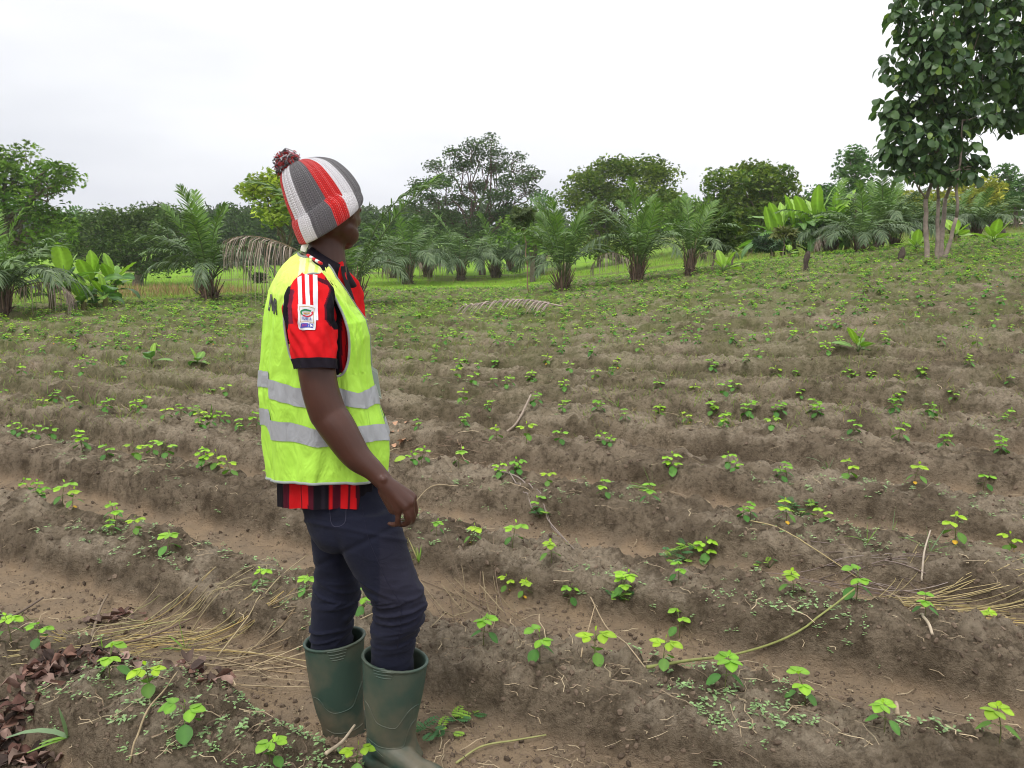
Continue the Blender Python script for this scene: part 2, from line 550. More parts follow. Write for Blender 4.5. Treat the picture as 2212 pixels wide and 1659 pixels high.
TREE_SPECS = []
def tree(name, label, base, Y, lobes, trunk_r, leaf, per, dens, col, col2, barkc=(.16, .13, .10), group=None,
         fork=0.45, droop=0.15, spray=False, clump=None, twig=2, zb=None, seed=1, cat='tree', shell=0.5, stems=None, depth=1.0, snap=False):
    """base (px,py) at depth Y; lobes given as (px,py,rx,ry) in photo pixels, all at real depth Y +- spread"""
    rng = np.random.default_rng(seed)
    if snap:                     # stand where the foot of the trunk meets the ground in the photo
        Y2 = min(ground_at(base[0], base[1], False)[1], 100.0); q = Y2/Y
        leaf *= q**.6; trunk_r *= q; clump = clump*q if clump else None; dens /= q**1.2; Y = Y2
    k = mpp(base[1], Y)
    b = at(base[0], base[1], Y)
    if zb is None: b[2] = float(H(b[0], b[1], False))
    root = empty(name, tuple(b))
    tag(root, label, cat, group)
    tr = MB(); cr = MB()
    zt = []
    L = []
    for i, (px, py, rx, ry) in enumerate(lobes):
        dy = (rng.random()-0.5)*2*depth*k*40
        c = at(px, py, Y+dy)
        L.append((c, np.array((rx*k, (rx+ry)*0.5*k*depth+0.1, ry*k))))
    cen = np.mean([c for c, _ in L], 0)
    low = min(c[2]-r[2] for c, r in L)
    bases = [b] if stems is None else [np.array(list(at(s[0], s[1], Y))[:2]+[b[2]]) for s in stems]
    forkp = []
    for s, bb in enumerate(bases):
        tgt = cen.copy() if len(bases) == 1 else L[(s*3+1) % len(L)][0]
        f = bb+(tgt-bb)*fork
        f[2] = bb[2]+(tgt[2]-bb[2])*fork
        pts = limb(tr, bb-np.array((0, 0, .15)), f, trunk_r*0.85/math.sqrt(len(bases)), trunk_r*0.55/math.sqrt(len(bases)), rng, 0.05, 9, barkc, 9)
        forkp.append(f)
    for i, (c, r) in enumerate(L):
        f = min(forkp, key=lambda q: np.linalg.norm(q-c))
        d = np.linalg.norm(c-f)
        p = limb(tr, f, c, trunk_r*0.26, trunk_r*0.07, rng, 0.22, 6, barkc, 8, 0.08)
        n_clump = max(6, int(2.5*dens*(r[0]*r[2]+r[0]*r[1]+r[1]*r[2])))
        leafs = leaf*0.72
        cl = clump or 0.30*min(r[0], r[2])+0.1
        P = leaf_cloud(cr, c, r, n_clump, per+12, cl, leafs, GAIN*np.array(col), GAIN*np.array(col2), rng, shell, SPRAY_V if spray else LEAF_V, SPRAY_F if spray else LEAF_F, droop)
        for q in P[rng.permutation(len(P))[:twig*3]]:
            limb(tr, p[rng.integers(4, 8)], q, trunk_r*0.07, trunk_r*0.03, rng, 0.25, 4, barkc, 5)
    tr.build('trunk', M['bark'], root)
    cr.build('crown', M['tree_leaf'], root, smooth=False)
    return root

G1 = ((0.028, 0.060, 0.014), (0.075, 0.120, 0.024))     # mid green
GD = ((0.018, 0.042, 0.016), (0.045, 0.080, 0.024))     # dark
GY = ((0.050, 0.095, 0.015), (0.150, 0.190, 0.030))     # yellow green
GB = ((0.022, 0.055, 0.024), (0.055, 0.100, 0.040))     # cool, slightly blue

tree('leafy_tree', 'tall broad green tree rising behind the palms at the left edge', (-30, 600), 36,
     [(-60, 400, 90, 80), (20, 392, 45, 45), (52, 345, 26, 24), (8, 345, 22, 22), (95, 372, 24, 14), (118, 372, 26, 13), (145, 382, 15, 10), (128, 405, 14, 10),
      (66, 420, 40, 36), (30, 455, 70, 45), (105, 470, 38, 32), (-90, 470, 90, 80), (95, 500, 50, 40), (125, 505, 26, 40), (70, 545, 60, 45)],
     0.35, 0.20, 16, 2.6, *G1, seed=3, spray=True, clump=0.55)
tree('mango_tree', 'wide dark rounded tree with short trunk standing in the green paddy at left', (297, 617), 33,
     [(200, 503, 52, 40), (260, 487, 64, 38), (335, 483, 66, 38), (395, 500, 52, 42), (222, 545, 58, 34), (305, 535, 85, 48), (395, 548, 48, 34),
      (338, 578, 44, 18), (172, 545, 26, 34), (260, 566, 50, 20), (425, 545, 30, 30), (380, 570, 30, 16)],
     0.30, 0.14, 18, 8.0, (0.020, 0.040, 0.015), (0.050, 0.075, 0.026), snap=True, seed=4, clump=0.42, fork=0.4, barkc=(.22, .18, .15), spray=True)
tree('feathery_tree', 'yellow green feathery tree just left of the knitted hat', (640, 570), 27,
     [(562, 398, 34, 20), (600, 400, 36, 26), (578, 430, 46, 32), (625, 425, 44, 40), (590, 470, 36, 22), (640, 465, 50, 40), (545, 418, 16, 20)],
     0.16, 0.17, 15, 5.0, (0.055, 0.095, 0.015), (0.170, 0.200, 0.035), seed=5, spray=True, clump=0.32, droop=0.5)
tree('umbrella_tree', 'big spreading tree with open crown and bare forking limbs, tallest in the middle', (1042, 594), 40,
     [(1064, 303, 20, 7), (1018, 320, 28, 12), (978, 333, 22, 12), (1062, 335, 36, 16), (940, 362, 24, 12), (1000, 362, 36, 18), (1078, 368, 36, 17), (1118, 343, 14, 9),
      (1136, 372, 20, 10), (1112, 397, 38, 16), (1158, 384, 20, 10), (903, 402, 22, 11), (955, 400, 36, 17), (1030, 408, 38, 17), (922, 432, 34, 15), (990, 440, 42, 18),
      (1076, 430, 42, 18), (1142, 414, 20, 10), (890, 450, 18, 12), (958, 470, 48, 19), (1046, 478, 48, 19), (1105, 462, 36, 17), (1000, 502, 48, 15), (935, 500, 32, 13),
      (1090, 503, 36, 14), (1125, 490, 18, 12), (1060, 520, 22, 10), (905, 480, 26, 14)],
     0.24, 0.15, 12, 4.6, (0.014, 0.030, 0.014), (0.040, 0.064, 0.028), snap=True, seed=6, spray=True, clump=0.36, fork=0.30, shell=0.3, barkc=(.12, .085, .07), twig=3, depth=1.6)
tree('rounded_tree', 'dense domed green tree behind the tall palm, on slim twin trunks', (1293, 577), 31,
     [(1268, 402, 44, 32), (1325, 378, 48, 32), (1388, 376, 46, 32), (1430, 388, 34, 28), (1232, 432, 26, 22), (1300, 436, 62, 36), (1395, 436, 62, 38), (1290, 495, 36, 38),
      (1345, 506, 52, 40), (1425, 495, 38, 42), (1270, 462, 32, 26), (1450, 440, 18, 26), (1262, 535, 22, 22), (1320, 545, 40, 20)],
     0.14, 0.17, 17, 6.6, (0.030, 0.056, 0.012), (0.082, 0.108, 0.022), snap=True, seed=7, spray=True, clump=0.45, fork=0.55, stems=[(1293, 577), (1350, 572)])
tree('rounded_tree', 'dense green tree with flushes of yellow leaves left of the banana plants', (1690, 540), 33,
     [(1566, 392, 34, 26), (1615, 382, 40, 24), (1662, 386, 40, 28), (1692, 415, 26, 30), (1632, 428, 54, 36), (1572, 448, 40, 38), (1556, 498, 34, 38),
      (1634, 486, 54, 44), (1690, 470, 32, 34), (1608, 525, 54, 24), (1712, 450, 18, 20), (1545, 410, 14, 18), (1725, 480, 16, 22)],
     0.16, 0.18, 17, 6.6, (0.026, 0.055, 0.014), (0.088, 0.115, 0.024), snap=True, seed=8, spray=True, clump=0.45)
tree('slender_tree', 'slender leaning tree with pale bare trunk before the rounded crowns', (1620, 549), 27,
     [(1650, 432, 24, 12), (1632, 447, 30, 12), (1655, 452, 26, 12), (1600, 478, 18, 10), (1618, 492, 24, 12), (1640, 470, 18, 10)],
     0.10, 0.17, 14, 8, (0.055, 0.085, 0.020), (0.120, 0.140, 0.030), snap=True, seed=9, spray=True, clump=0.28, fork=0.6, barkc=(.30, .22, .17))
tree('leafy_tree', 'low dark tree seen above the banana plants', (1790, 530), 48,
     [(1778, 420, 28, 20), (1815, 425, 36, 22), (1760, 440, 22, 20), (1860, 420, 40, 24), (1905, 428, 36, 22), (1820, 455, 60, 30), (1900, 455, 60, 30)],
     0.25, 0.24, 16, 2.2, *GB, seed=10, spray=True, clump=0.6)
tree('slender_tree', 'narrow upright tree standing up alone above the treeline on the right', (1848, 530), 44,
     [(1842, 333, 15, 10), (1832, 355, 20, 12), (1858, 352, 17, 12), (1848, 378, 24, 13), (1828, 380, 14, 10), (1866, 372, 12, 10), (1845, 402, 14, 10)],
     0.16, 0.22, 15, 4.2, *GB, seed=11, spray=True, clump=0.5, fork=0.7)
tree('leafy_tree', 'yellowish flowering tree behind the teak stems', (2070, 505), 40,
     [(2120, 402, 30, 16), (2085, 420, 34, 18), (2145, 420, 30, 18), (2050, 430, 30, 18), (2110, 445, 50, 24), (1990, 440, 40, 24), (2030, 455, 40, 24)],
     0.2, 0.22, 16, 3.2, (0.075, 0.095, 0.018), (0.200, 0.190, 0.045), seed=12, spray=True, clump=0.45)
tree('leafy_tree', 'dark tree near the right edge above the thatched roof', (2195, 500), 46,
     [(2160, 392, 16, 13), (2168, 372, 12, 10), (2180, 415, 26, 18), (2212, 405, 22, 22), (2195, 440, 34, 22), (2225, 440, 30, 34)],
     0.2, 0.24, 16, 3.2, *GB, seed=13, spray=True, clump=0.5)
tree('leafy_tree', 'bluish far tree poking up right of the spreading tree', (1170, 520), 120,
     [(1168, 428, 12, 9), (1158, 442, 16, 10), (1180, 442, 14, 10), (1170, 455, 24, 12)],
     0.4, 0.75, 12, 0.45, *GB, seed=14, clump=1.4, group=None)
tree('leafy_tree', 'bluish far tree showing between the left trees', (165, 520), 120,
     [(160, 463, 12, 8), (175, 470, 14, 10), (150, 475, 14, 10), (170, 485, 24, 12)],
     0.4, 0.75, 12, 0.45, *GB, seed=15, clump=1.4)
# dark belt of trees between the mango tree and the umbrella tree
for i, (px, s, lab) in enumerate(((505, 1.0, 'dark tree directly behind the left palm'), (600, 1.15, 'dark tree in the belt behind the dead hanging frond'),
                                  (700, 1.1, 'dark tree hidden behind the person'), (800, 1.0, 'dark tree in the belt right of the face'), (905, 0.95, 'dark tree behind the left limbs of the spreading tree'))):
    tree('leafy_tree', lab, (px, 572), 52, [(px-45, 494-8*s+(px > 650)*8, 40, 22), (px+5, 488-12*s+(px > 650)*10, 44, 24), (px+50, 494-5*s+(px > 650)*8, 38, 24), (px-20, 522, 60, 34), (px+40, 525, 56, 32), (px, 556, 70, 14), (px-40, 566, 44, 9), (px+40, 566, 44, 9)],
         0.20, 0.26, 16, 2.6, (0.014, 0.032, 0.014), (0.034, 0.058, 0.022), snap=True, seed=20+i, spray=True, clump=0.65)
for i, (px, py, lab) in enumerate(((1150, 500, 'grey green tree filling the gap right of the spreading tree'), (1490, 470, 'grey green tree between the two rounded trees'),
                                   (1960, 470, 'green tree behind the palms left of the teak stems'), (2140, 455, 'green tree behind the palms right of the teak stems'))):
    tree('leafy_tree', lab, (px, 560 if px < 1600 else 520), 50, [(px-34, py-10, 30, 22), (px+6, py-20, 34, 24), (px+40, py-4, 30, 22), (px, py+22, 60, 30)],
         0.25, 0.26, 16, 1.9, *G1, seed=40+i, spray=True, clump=0.6)

for i, (px, lab) in enumerate(((-230, 'leafy tree beyond the left edge of the photo'), (-480, 'second leafy tree beyond the left edge of the photo'), (2420, 'leafy tree beyond the right edge of the photo'), (2640, 'second leafy tree beyond the right edge of the photo'))):
    by = 590 if px < 0 else 500
    tree('leafy_tree', lab, (px, by), 45, [(px-50, by-140, 60, 44), (px+30, by-160, 64, 46), (px+70, by-110, 50, 40), (px-80, by-95, 50, 36), (px, by-80, 90, 40)],
         0.3, 0.26, 14, 1.6, *G1, seed=60+i, spray=True, clump=0.7)

# far woodland that reads as one mass
def far_wood():
    rng = np.random.default_rng(5); mb = MB()
    for i in range(330):
        px = -2600+i*22+rng.normal()*8
        if rng.random() < 0.12: continue
        Y = 150+rng.random()*60
        top = 470+14*math.sin(px*0.006)+rng.normal()*6 - 16*(px > 1500)
        c = at(px, top+14, Y)
        leaf_cloud(mb, c, (3.2+2*rng.random(), 3, 2.0+1.6*rng.random()), 26, 8, 1.3, 1.2, (0.03, 0.055, 0.025), (0.06, 0.085, 0.035), rng, 0.4)
        c2 = c.copy(); c2[2] -= 3.5
        leaf_cloud(mb, c2, (3.6, 3, 3.2), 26, 8, 1.5, 1.3, (0.025, 0.05, 0.02), (0.045, 0.07, 0.03), rng, 0.4)
    o = mb.build('far_woodland', M['tree_leaf'], smooth=False)
    tag(o, 'far bluish green woodland along the horizon behind the paddy', 'woodland', kind='stuff')
far_wood()

# ------------------------------------------------------------------ teak with big leaves
def _teak_leaf():
    V = []; F = []
    xs = (0, .08, .28, .58, .85, 1.0); ws = (0.02, .10, .25, .33, .25, .03)
    for x, w in zip(xs, ws):
        z = 0.10*math.sin(x*3.0)-0.35*x*x
        V += [(x, -w, z+0.07*w*2), (x, 0, z), (x, w, z+0.07*w*2)]
    for i in range(5):
        a = 3*i
        F += [(a, a+3, a+4, a+1), (a+1, a+4, a+5, a+2)]
    return np.array(V), np.array(F)
TEAK_V, TEAK_F = _teak_leaf()

def teak(label, base, Y, stems, lobes, dens, seed, leaf=0.235):
    rng = np.random.default_rng(seed)
    b = at(base[0], base[1], Y); b[2] = float(H(b[0], b[1]))
    root = empty('teak_tree', tuple(b)); tag(root, label, 'tree', 'big-leaved teak trees at the right')
    k = mpp(base[1], Y)
    cr = MB(); tops = []
    for (x0, y0, x1, y1, r) in stems:
        tr = MB()
        p0 = at(x0, y0, Y+rng.normal()*0.12); p0[2] = float(H(p0[0], p0[1]))-0.1
        p1 = at(x1, y1, Y+rng.normal()*0.3)
        pts = limb(tr, p0, p1, r, r*0.72, rng, 0.02, 10, (.27, .22, .185), 12)
        dirn = norm(p1-p0)
        p2 = p1+np.array((0, 0, 2.0))+np.array((rng.normal()*.3, 0, 0))
        limb(tr, p1, p2, r*0.7, r*0.3, rng, 0.04, 8, (.24, .20, .17), 8)
        tops += [p1, (p1+p2)/2, p2]
        tr.build('trunk', M['bark'], root)
    br = MB()
    for (px, py, rx, ry) in lobes:
        c = at(px, py, Y+rng.normal()*0.25); r = np.array((rx*k, rx*k*0.9, ry*k))
        f = min(tops, key=lambda q: np.linalg.norm(q-c))
        n_tw = 2
        for _ in range(n_tw):
            d = rng.normal(size=3); d = norm(d)*r*0.75
            limb(br, f, c+d, 0.020, 0.008, rng, 0.10, 5, (.22, .18, .14), 6)
        n = int(dens*(r[0]*r[2]*3)*3.6)
        d = norm(rng.normal(size=(n, 3)))
        P = c+d*(rng.random((n, 1))**0.45)*r
        # leaves in opposite pairs that hang outward
        per = 2
        out = norm(rng.normal(size=(n, 3))*np.array((1, 1, .25)))
        out = np.stack([out, out*np.array((-1, -1, 1))], 1).reshape(-1, 3)
        out[:, 2] = -0.25-0.75*rng.random(len(out))
        pos = P.repeat(per, 0)
        up = norm(rng.normal(size=(len(pos), 3))*0.45+np.array((0, 0, 1.0)))
        c0 = np.array((0.026, 0.066, 0.024)); c1 = np.array((0.105, 0.190, 0.062)); c2 = np.array((0.17, 0.26, 0.05))
        q = rng.random((len(pos), 1))
        cc = c0+(c1-c0)*q; cc = np.where(rng.random((len(pos), 1)) < 0.05, c2, cc)
        scatter(cr, TEAK_V, TEAK_F, pos, frames(out, up), leaf*(0.6+0.6*rng.random(len(pos))), cc)
    br.build('branches', M['bark'], root)
    cr.build('crown', M['broad_leaf'], root, smooth=True)
    return root

teak('teak tree with pale stems and large dark leaves standing in the bean field', (2018, 575), 17.0,
     [(2003, 575, 2000, 430, .060), (2024, 574, 2027, 430, .048), (2030, 573, 2042, 430, .058), (2035, 574, 2066, 470, .050)],
     [(1942, 345, 36, 32), (1985, 362, 42, 28), (2040, 362, 46, 28), (2088, 350, 36, 26), (1915, 322, 26, 18), (1950, 295, 44, 38), (2010, 300, 52, 45), (2075, 300, 48, 42), (2118, 345, 14, 12),
      (1925, 235, 36, 34), (1980, 230, 50, 50), (2050, 235, 52, 52), (2110, 250, 44, 40), (1912, 135, 20, 16), (1945, 165, 34, 36), (2000, 150, 50, 50), (2065, 155, 52, 52), (2125, 170, 48, 52),
      (1965, 80, 34, 40), (2015, 60, 50, 50), (2080, 65, 52, 52), (2140, 80, 46, 52), (1945, 20, 28, 32), (2000, -20, 50, 40), (2080, -30, 60, 50), (2150, -20, 60, 50), (2060, 378, 60, 14), (1990, 378, 40, 12)],
     27, 31)
teak('big-leaved teak tree whose crown leans into the right edge from outside the frame', (2330, 560), 17.8,
     [(2330, 560, 2300, 300, .10), (2345, 560, 2360, 300, .09)],
     [(2175, 255, 34, 36), (2220, 235, 50, 44), (2290, 240, 60, 50), (2170, 180, 40, 50), (2225, 150, 52, 56), (2300, 150, 60, 60), (2180, 90, 40, 48), (2235, 60, 52, 52), (2300, 40, 60, 60), (2200, 0, 50, 48), (2270, -30, 60, 50), (2360, 200, 60, 60)],
     25, 32)

# ------------------------------------------------------------------ oil palms
def frond_mesh(L, lift, curl, seed, n=46, leaf=0.42, col=(0.052, 0.110, 0.030), col2=(0.160, 0.25, 0.075), dead=False, upright=0.0, hang=0.6):
    """petiole starts at the origin and leaves along +X rising by lift, curling over by curl"""
    rng = np.random.default_rng(seed)
    t = np.linspace(0, 1, 26)
    ang = lift-curl*t**1.6
    seg = L/25
    x = np.concatenate([[0], np.cumsum(np.cos(ang[:-1])*seg)]); z = np.concatenate([[0], np.cumsum(np.sin(ang[:-1])*seg)])
    y = 0.04*L*np.sin(t*2.2+rng.random()*3)*t
    P = np.stack([x, y, z], 1)
    mb = MB()
    rc = (0.20, 0.15, 0.09) if dead else (0.085, 0.12, 0.04)
    add_tube(mb, P, np.interp(t, [0, .15, 1], [0.026, 0.016, 0.004])*(L/2.2), 5, rc)
    T = norm(np.gradient(P, axis=0))
    s = np.linspace(0.20, 0.995, n)
    for side in (-1, 1):
        p = np.stack([np.interp(s, t, P[:, k]) for k in range(3)], 1)
        tt = norm(np.stack([np.interp(s, t, T[:, k]) for k in range(3)], 1))
        lat = norm(np.cross(tt, (0, 0, 1.0)))*side
        upv = norm(np.cross(lat*side, tt))
        ll = leaf*(L/2.2)*np.interp(s, [0.2, 0.35, 0.6, 0.85, 1], [.45, .85, 1, .8, .35])*(0.8+0.35*rng.random(n))
        fw = np.interp(s, [0.2, 1], [0.35, 1.5])
        d = norm(lat+tt*(fw+rng.normal(size=n)*0.12)[:, None]+upv*(0.28+rng.normal(size=n)*0.22)[:, None])
        w = (0.016 if not dead else 0.013)*(L/2.2)**0.5*(0.8+0.4*rng.random(n))
        hg = hang*(0.6+0.8*rng.random(n))
        cols = np.asarray(col)+(np.asarray(col2)-np.asarray(col))*rng.random((n, 1))
        if dead: cols = cols*(0.6+0.8*rng.random((n, 1)))
        pts = []
        for u in (0, .3, .65, 1.0):
            q = p+d*(ll*u)[:, None]
            q[:, 2] -= hg*ll*u*u*(1.9 if dead else 0.75)
            if dead: q = q - d*(ll*u*u*0.35)[:, None]
            pts.append(q)
        wd = norm(np.cross(d, upv+0.4*rng.normal(size=(n, 3))))
        V = []
        for q, ww in zip(pts, (0.5, 1.0, 0.8, 0.05)):
            V.append(q+wd*(w*ww)[:, None]); V.append(q-wd*(w*ww)[:, None])
        V = np.stack(V, 1)   # n,8,3
        F = np.array([(0, 1, 3, 2), (2, 3, 5, 4), (4, 5, 7, 6)])
        FF = (F[None]+(np.arange(n)*8)[:, None, None]).reshape(-1, 4)
        mb.add(V.reshape(-1, 3), FF, cols.repeat(8, 0))
    return mb.mesh('frond', M['palm_leaf'] if not dead else M['dry'], smooth=False)

FR = {'up': [frond_mesh(2.3, 1.48, 0.45, 1, 50, 0.40, (0.095, 0.20, 0.030), (0.19, 0.33, 0.050), hang=0.25), frond_mesh(2.2, 1.42, 0.65, 2, 48, 0.42, (0.08, 0.17, 0.03), (0.16, 0.27, 0.05), hang=0.35)],
      'arch': [frond_mesh(2.2, 1.25, 1.35, 3, 46, 0.42), frond_mesh(2.1, 1.15, 1.6, 4, 44, 0.42), frond_mesh(2.3, 1.3, 1.1, 5, 46, 0.42)],
      'low': [frond_mesh(2.0, 1.0, 1.9, 6, 42, 0.42, (0.042, 0.085, 0.032), (0.15, 0.21, 0.095), hang=0.9), frond_mesh(1.9, 0.85, 2.0, 7, 42, 0.42, (0.042, 0.085, 0.032), (0.14, 0.20, 0.09), hang=1.0)],
      'dead': [frond_mesh(1.8, 0.8, 2.1, 8, 34, 0.45, (0.26, 0.20, 0.15), (0.38, 0.32, 0.27), True, hang=1.0)]}

def palm_base_mesh(seed, h=0.75, spread=0.30, n=34):
    rng = np.random.default_rng(seed); mb = MB()
    # short stem
    V, F, Cp = tube([(0, 0, -.1), (0, 0, .1), (0, 0, .3), (0, 0, h*0.75)], [.17, .18, .15, .09], 10)
    mb.add(V, F, (.10, .075, .055))
    for i in range(n):
        a = rng.random()*2*math.pi; r0 = 0.08+0.08*rng.random()
        z0 = rng.random()*0.22
        hh = h*(0.35+0.75*rng.random()); sp = spread*(0.3+0.9*rng.random())
        d = np.array((math.cos(a), math.sin(a), 0))
        p = [d*r0+np.array((0, 0, z0-.06)), d*(r0+sp*0.30)+np.array((0, 0, z0+hh*0.4)), d*(r0+sp*0.8)+np.array((0, 0, z0+hh))]
        c = np.array((.17, .115, .085))*(0.6+0.8*rng.random())
        if rng.random() < .25: c = np.array((.11, .12, .05))
        add_tube(mb, spline(p, 6), np.linspace(.026, .010, 6), 4, c)
    for i in range(30):        # ragged fibre and stubs at the foot
        a = rng.random()*2*math.pi; d = np.array((math.cos(a), math.sin(a), 0))
        p0 = d*0.13+np.array((0, 0, rng.random()*.25)); p1 = p0+d*(.06+.10*rng.random())+np.array((0, 0, (rng.random()-.3)*.16))
        add_tube(mb, [p0, (p0+p1)/2+(0, 0, .02), p1], [.03, .02, .006], 4, np.array((.12, .085, .065))*(0.6+0.8*rng.random()))
    return mb.mesh('stem', M['bark'])
PB = [palm_base_mesh(1), palm_base_mesh(2, 0.95, 0.22), palm_base_mesh(3, 0.6, 0.36)]

def palm(label, base, Y, height_px, n_up, n_arch, n_low, n_dead=0, seed=0, lean=None, wide=1.0, group='young oil palms around the bean field'):
    rng = np.random.default_rng(seed+100)
    if Y is None: b = ground_at(*base, fine=False)
    else:
        b = at(base[0], base[1], Y); b[2] = float(H(b[0], b[1], False))
    k = mpp(base[1]-height_px*0.5, b[1])
    sc = height_px*k/(2.75 if n_up > 1 else 2.15)
    root = empty('oil_palm', tuple(b), 0, sc); tag(root, label, 'palm', group)
    s = new_obj('stem', PB[seed % 3], root); s.rotation_euler = (0, 0, rng.random()*6)
    def put(kind, cnt, z, tilt):
        a0 = rng.random()*6.28
        for i in range(cnt):
            me = FR[kind][rng.integers(len(FR[kind]))]
            o = new_obj('frond', me, root)
            a = a0+i*2.39996
            q = 0.85+0.25*rng.random()
            o.location = (0.06*math.cos(a), 0.06*math.sin(a), z+0.05*rng.random())
            o.rotation_euler = (rng.normal()*0.10, tilt*(rng.random()*0.8+0.2), a)
            o.scale = (q*wide, q*wide, q)
    put('up', n_up, 0.45, -0.02); put('arch', n_arch, 0.45, 0.10); put('low', n_low, 0.5, 0.15); put('dead', n_dead, 0.42, 0.2)
    return root

palm('large oil palm cut by the left edge of the photo', (8, 690), None, 250, 4, 12, 12, 1, 1, wide=1.15)
palm('oil palm with an erect frond fan standing before the wide dark tree', (455, 652), None, 232, 6, 9, 6, 1, 2)
P_BEHIND = palm('oil palm right behind the person with grey dead fronds', (765, 668), None, 255, 2, 7, 5, 1, 3)
palm('squat oil palm immediately right of the face', (880, 614), None, 140, 1, 8, 12, 1, 4, wide=1.15)
palm('small oil palm hidden behind the squat one right of the face', (852, 600), None, 105, 1, 5, 6, 1, 5)
palm('oil palm with dry stem left of the row below the spreading tree', (924, 599), None, 110, 1, 6, 8, 1, 6, wide=1.1)
palm('dark squat oil palm below the left half of the spreading tree', (996, 606), None, 120, 1, 8, 12, 1, 7, wide=1.2)
palm('drooping oil palm below the trunk of the spreading tree', (1071, 600), None, 118, 1, 8, 12, 1, 8, wide=1.2)
palm('small oil palm behind the drooping one', (1102, 586), None, 90, 1, 5, 7, 1, 9)
palm('oil palm half behind the tall bright one', (1166, 592), None, 150, 2, 10, 8, 1, 10, wide=1.1)
palm('tall bright oil palm with a ragged brown foot in the middle', (1216, 632), None, 205, 7, 8, 3, 1, 11)
palm('tall bright oil palm with many thin bare stalks', (1376, 612), None, 205, 7, 8, 3, 1, 12)
palm('narrow oil palm leaning right with one tall fan', (1490, 598), None, 180, 4, 5, 4, 1, 13)
palm('oil palm in front of the banana plants', (1792, 548), None, 125, 1, 8, 12, 1, 14, wide=1.2)
palm('oil palm next right of the one before the banana plants', (1856, 545), 24, 120, 1, 8, 12, 1, 15, wide=1.2)
palm('large oil palm rising over its neighbours left of the teak', (1897, 535), 27, 165, 4, 9, 7, 0, 16, wide=1.1)
palm('oil palm close left of the teak stems', (1932, 530), 28, 115, 1, 8, 10, 0, 17, wide=1.2)
palm('oil palm just behind the left teak stem', (1985, 527), 29, 110, 1, 8, 10, 0, 18, wide=1.2)
palm('oil palm seen between teak stems and thatched roof', (2108, 512), 30, 130, 2, 9, 9, 0, 19, wide=1.25)
palm('oil palm right behind the teak stems', (2062, 516), 31, 120, 2, 9, 9, 0, 20, wide=1.2)

# one grey dead frond that hangs out to the left of the person, and one green frond past the face
def extra_frond(kind, px0, py0, Y, scale, rz, tilt, label=None):
    p = at(px0, py0, Y)
    o = new_obj('frond', FR[kind][0], P_BEHIND)
    inv = parent_inv(P_BEHIND)
    o.matrix_parent_inverse = inv
    o.location = tuple(p); o.rotation_euler = (0, tilt, rz); o.scale = (scale,)*3
    if label: o['label'] = label
_pb = P_BEHIND.location
FR['dead2'] = [frond_mesh(1.85, 0.55, 0.95, 18, 44, 0.80, (0.26, 0.20, 0.15), (0.40, 0.34, 0.29), True, hang=1.0)]
extra_frond('dead2', 668, 556, _pb.y, 1.0, math.radians(183), 0.0, 'grey dead frond with hanging leaflets')
extra_frond('arch', 775, 600, _pb.y, 1.35, math.radians(-4), -0.05)
extra_frond('up', 770, 600, _pb.y, 1.25, math.radians(10), 0.45)
extra_frond('arch', 720, 600, _pb.y, 1.3, math.radians(175), -0.1)

# ------------------------------------------------------------------ broad-leaved plants (banana, cocoyam)
def broad_leaf_mesh(L, W, curl, seed, col=(0.15, 0.29, 0.045), tears=False):
    rng = np.random.default_rng(seed); mb = MB()
    n = 16; t = np.linspace(0, 1, n)
    ang = -curl*t**1.5
    x = np.concatenate([[0], np.cumsum(np.cos(ang[:-1])*L/(n-1))]); z = np.concatenate([[0], np.cumsum(np.sin(ang[:-1])*L/(n-1))])
    w = W*np.interp(t, [0, .06, .2, .45, .75, .93, 1], [0.06, .12, .75, 1, .85, .4, .02])
    V = []; F = []
    m = 7
    for i in range(n):
        for j in range(m):
            s = (j-(m-1)/2)/((m-1)/2)
            V.append((x[i], s*w[i], z[i]+0.30*abs(s)*w[i]-0.22*s*s*w[i]+0.012*math.sin(i*2.1+j)*abs(s)))
    for i in range(n-1):
        for j in range(m-1):
            a = i*m+j; F.append((a, a+m, a+m+1, a+1))
    V = np.array(V); C = np.array(col)[None]*(0.9+0.2*rng.random((len(V), 1)))
    C[3::m] = np.array(col)*1.5+0.02
    mb.add(V, F, C)
    add_tube(mb, [(-0.28*L, 0, -0.10*L), (-.1*L, 0, -.02*L), (0, 0, 0), (0.3*L, 0, z[5]-0.01)], [0.02*L, .016*L, .013*L, .007*L], 5, (0.12, 0.2, 0.06))
    return mb.mesh('leaf', M['broad_leaf'])
BN_L = [broad_leaf_mesh(1.0, .13, .9, 11, (.16, .30, .05)), broad_leaf_mesh(1.0, .12, 1.5, 12, (.11, .22, .05)), broad_leaf_mesh(1.0, .14, .45, 13, (.26, .42, .06)), broad_leaf_mesh(1.0, .13, 1.9, 14, (.10, .20, .06))]
BL = [broad_leaf_mesh(1.0, 0.22, 0.7, 1), broad_leaf_mesh(1.0, 0.20, 1.3, 2, (0.10, 0.21, 0.045)), broad_leaf_mesh(1.0, 0.24, 0.3, 3, (0.24, 0.40, 0.045)), broad_leaf_mesh(1.0, 0.25, 1.7, 4, (0.08, 0.18, 0.05))]

